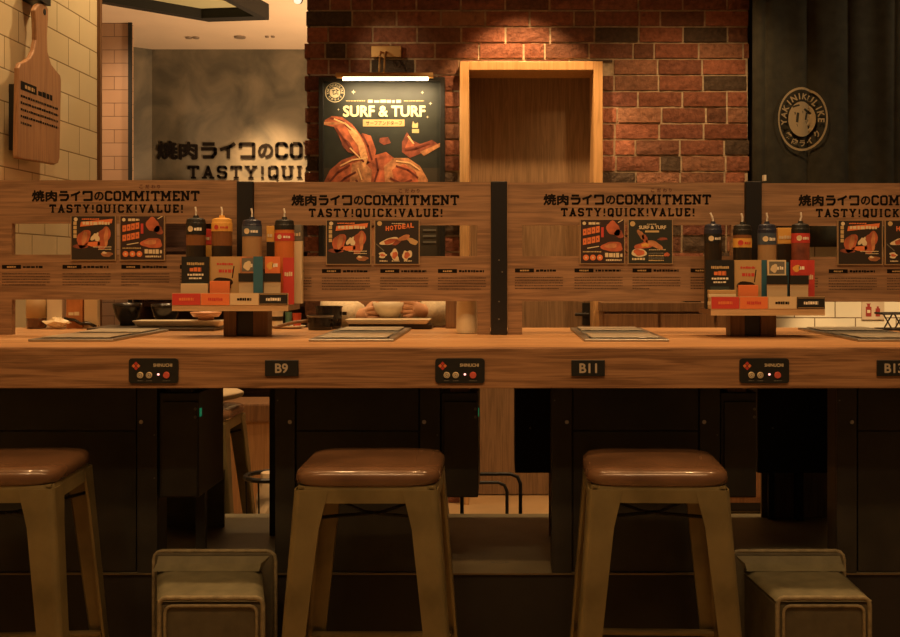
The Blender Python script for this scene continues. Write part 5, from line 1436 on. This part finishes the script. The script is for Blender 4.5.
for s_ in (-1, 1):
    sh = v((PX+s_*.15, 3.46, 1.10), .05, up)
    if s_ > 0:
        el = v((X_(446, 3.38), 3.37, 1.045), .040, sh); wr = v((hx_+.055, 3.215, hz_-.004), .022, el); pm = v((hx_+.020, 3.188, hz_+.006), (.019, .013), wr)
    else:
        el = v((X_(334, 3.38), 3.37, 1.045), .040, sh); wr = v((X_(373, Yd)-.055, 3.225, 1.032), .022, el); pm = v((X_(373, Yd)-.020, 3.195, 1.034), (.019, .013), wr)
    d = -1 if s_ > 0 else 1
    base = V[pm]
    for k in range(4):
        L_ = [.9, 1.0, .95, .8][k]
        a_ = v((base[0]+d*.010, base[1]-.016, base[2]+.020-.0135*k), .0085, pm)
        b_ = v((base[0]+d*.026*L_, base[1]-.022, base[2]+.021-.014*k), .0082, a_)
        v((base[0]+d*.046*L_, base[1]-.012, base[2]+.020-.014*k), .0068, b_)
    th = v((base[0]+d*.012, base[1]+.012, base[2]+.030), .010, pm); v((base[0]+d*.034, base[1]+.012, base[2]+.038), .0085, th)
for s_ in (-1, 1):
    hp = v((PX+s_*.09, 3.54, .855), .07, pel); kn = v((PX+s_*.13, 3.27, .82), .058, hp)
    an = v((PX+s_*.13, 3.33, .10), .038, kn); v((PX+s_*.135, 3.22, .045), .034, an)
body = skin_mesh('body', V, E_, Rr, SKIN, per)
# sweater
V = []; E_ = []; Rr = []
pel = v((PX, 3.565, .87), (.145, .11)); be = v((PX, 3.565, .93), (.142, .112), pel); ch = v((PX, 3.50, 1.04), (.148, .112), be); up = v((PX, 3.445, 1.125), (.11, .085), ch); v((PX, 3.415, 1.165), (.062, .062), up)
for s_ in (-1, 1):
    sh = v((PX+s_*.15, 3.46, 1.10), .064, up)
    if s_ > 0:
        el = v((X_(446, 3.38), 3.37, 1.045), .058, sh); v((hx_+.062, 3.225, hz_-.004), .044, el); v((hx_+.040, 3.203, hz_+.0), .036, len(V)-1)
    else:
        el = v((X_(334, 3.38), 3.37, 1.045), .058, sh); v((X_(373, Yd)-.062, 3.23, 1.034), .044, el); v((X_(373, Yd)-.036, 3.208, 1.034), .037, len(V)-1)
skin_mesh('sweater', V, E_, Rr, KNIT, per)
V = []; E_ = []; Rr = []
pel = v((PX, 3.56, .86), (.14, .085))
for s_ in (-1, 1):
    hp = v((PX+s_*.09, 3.53, .855), .080, pel); kn = v((PX+s_*.13, 3.27, .82), .067, hp); v((PX+s_*.13, 3.33, .14), .052, kn)
skin_mesh('trousers', V, E_, Rr, TROU, per)
for s_ in (-1, 1):
    MB().lathe([(0, 0), (.046, 0), (.048, .02), (.04, .06), (0, .085)], (PX+s_*.134, 3.265, .002), BLK, 20, sx=.9, sy=2.2).build('shoe', per, smooth=True)
# hair cap and face
mb = MB(); vs = []; fs = []; n = 24
for i in range(9):
    ph = R(90-i*13.5)
    for j in range(n):
        a = 2*math.pi*j/n; fr2 = max(0, -math.sin(a)); ph2 = ph if i < 5 else ph+R((i-4)*12.5)*fr2
        vs.append((PX+.092*math.cos(ph2)*math.cos(a), 3.372+.104*math.cos(ph2)*math.sin(a), 1.315+.108*math.sin(ph2)))
for i in range(8):
    for j in range(n): fs.append(((i+1)*n+j, (i+1)*n+(j+1) % n, i*n+(j+1) % n, i*n+j))
mb.add(vs, fs, HAIR); o = mb.build('hair', per, smooth=True); sd = o.modifiers.new('t', 'SOLIDIFY'); sd.thickness = .008
for s_ in (-1, 1):
    MB().lathe([(0, -.009), (.009, -.004), (.0105, 0), (.009, .004), (0, .009)], (PX+s_*.030, 3.280, 1.298), flat('eye', (.05, .03, .02), .2), 12).build('eye', per, smooth=True)
    MB().lathe([(0, -.026), (.010, -.018), (.013, 0), (.010, .02), (0, .028)], (PX+s_*.083, 3.365, 1.285), SKIN, 12, sx=.6, sy=1.4).build('ear', per, smooth=True)
MB().lathe([(0, -.004), (.02, 0), (0, .004)], (PX, 3.288, 1.245), flat('lips', (.42, .15, .1), .5), 14, sy=.5).build('mouth', per, smooth=True)
# held bowl
bxx = X_(389, Yd-.0); r = ksz(16.5, Yd)
zb_ = Z_(318, Yd, 389)
o = MB().lathe([(0, .003), (r*.55, 0), (r*.6, .006), (r*.85, .02), (r, .046), (r*.95, .046), (r*.8, .022), (0, .010)], (bxx, Yd, zb_), CERAM, 32).build('rice_bowl', smooth=True)
tag(o, 'white bowl held in the hands of the seated person', 'bowl')

# ================================================================== LIGHT
def area(name, loc, rot, sx, sy, pw, col, spread=180):
    l = bpy.data.lights.new(name, 'AREA'); l.shape = 'RECTANGLE'; l.size = sx; l.size_y = sy; l.energy = pw; l.color = col; l.spread = R(spread)
    o = bpy.data.objects.new(name, l); COL.objects.link(o); o.location = loc; o.rotation_euler = rot; return o
def spot(name, loc, tgt, pw, col, ang, blend=.4, r=.03):
    l = bpy.data.lights.new(name, 'SPOT'); l.energy = pw; l.color = col; l.spot_size = R(ang); l.spot_blend = blend; l.shadow_soft_size = r
    o = bpy.data.objects.new(name, l); COL.objects.link(o); o.location = loc
    o.rotation_euler = (Vector(tgt)-Vector(loc)).to_track_quat('-Z', 'Y').to_euler(); return o
WARM = (1, .56, .225); WARM2 = (1, .66, .32)
for i, x in enumerate((-1.25, -.6, .05, .7, 1.35)):
    spot('counter downlight', (x, 2.35, 2.8), (x, 2.7, 1.0), 30, WARM, 80, .9, .05)
    spot('rear downlight', (x, 3.25, 2.8), (x, 3.3, 1.0), 44, (1, .62, .29), 62, .9, .05)
area('customer aisle light', (0, 1.0, 2.8), (0, 0, 0), 2.8, .12, 24, WARM, 150)
for x in (-1.0, -.35, .3, .95): spot('board fill', (x, .5, 2.75), (x, 2.7, 1.2), 17, (1, .66, .34), 44, .8, .04)  # added fill from the customer side to brighten boards and rack fronts
spot('brick washer', (.10, 5.12, 2.82), (.12, 5.3, 1.0), 95, WARM, 76, .35, .03)
spot('brick washer', (.95, 4.6, 2.82), (.9, 5.4, 1.25), 66, WARM, 82, .9, .05)
spot('curtain side fill', (2.75, 4.5, 2.7), (1.7, 5.3, 1.6), 28, (1, .70, .38), 84, .8, .04)  # added side light to bring out the curtain folds, no fitting there
spot('dado fill', (1.8, 3.9, 2.8), (1.8, 5.4, .82), 260, WARM2, 21, .6, .03)  # added narrow fill that brightens the tiles below the curtain
spot('mural washer', (-1.75, 7.45, 2.8), (-1.72, 8.38, 1.7), 380, (1, .56, .24), 46, 1.0, .05)
spot('tile washer', (-1.0, 4.0, 2.75), (-1.5, 3.9, 1.5), 40, WARM2, 110, .9, .04)
spot('track light beam', (sp_.location.x+.01, 4.93, Z_(5, 5.0)-.03), (X_(386, 5.47), 5.48, Z_(52, 5.47, 386)), 5, WARM2, 34, .9, .02)
spot('ceiling fill', (-.6, 6.9, 1.3), (-1.4, 7.2, 2.85), 190, (1, .60, .30), 150, .8, .15)  # added unseen light behind the brick wall, only to brighten the ceiling
spot('corridor fill', (-2.6, 6.6, 2.8), (-2.4, 8.0, 1.2), 40, (1, .60, .30), 90, .9, .05)  # added fill for the back area and mural, no fitting known
area('picture light glow', (X_(385, YL), YL, zc-.022), (R(22), 0, 0), .42, .015, 3.6, (1, .72, .38), 165)
w = bpy.data.worlds.new('world'); sc.world = w; w.use_nodes = True
w.node_tree.nodes['Background'].inputs[0].default_value = (1, .62, .32, 1); w.node_tree.nodes['Background'].inputs[1].default_value = .05

sc.view_settings.view_transform = 'Standard'; sc.view_settings.look = 'None'; sc.view_settings.gamma = 1; sc.view_settings.use_curve_mapping = False
sc.view_settings.exposure = 0.0
sc.cycles.use_denoising = True
sc.cycles.max_bounces = 6
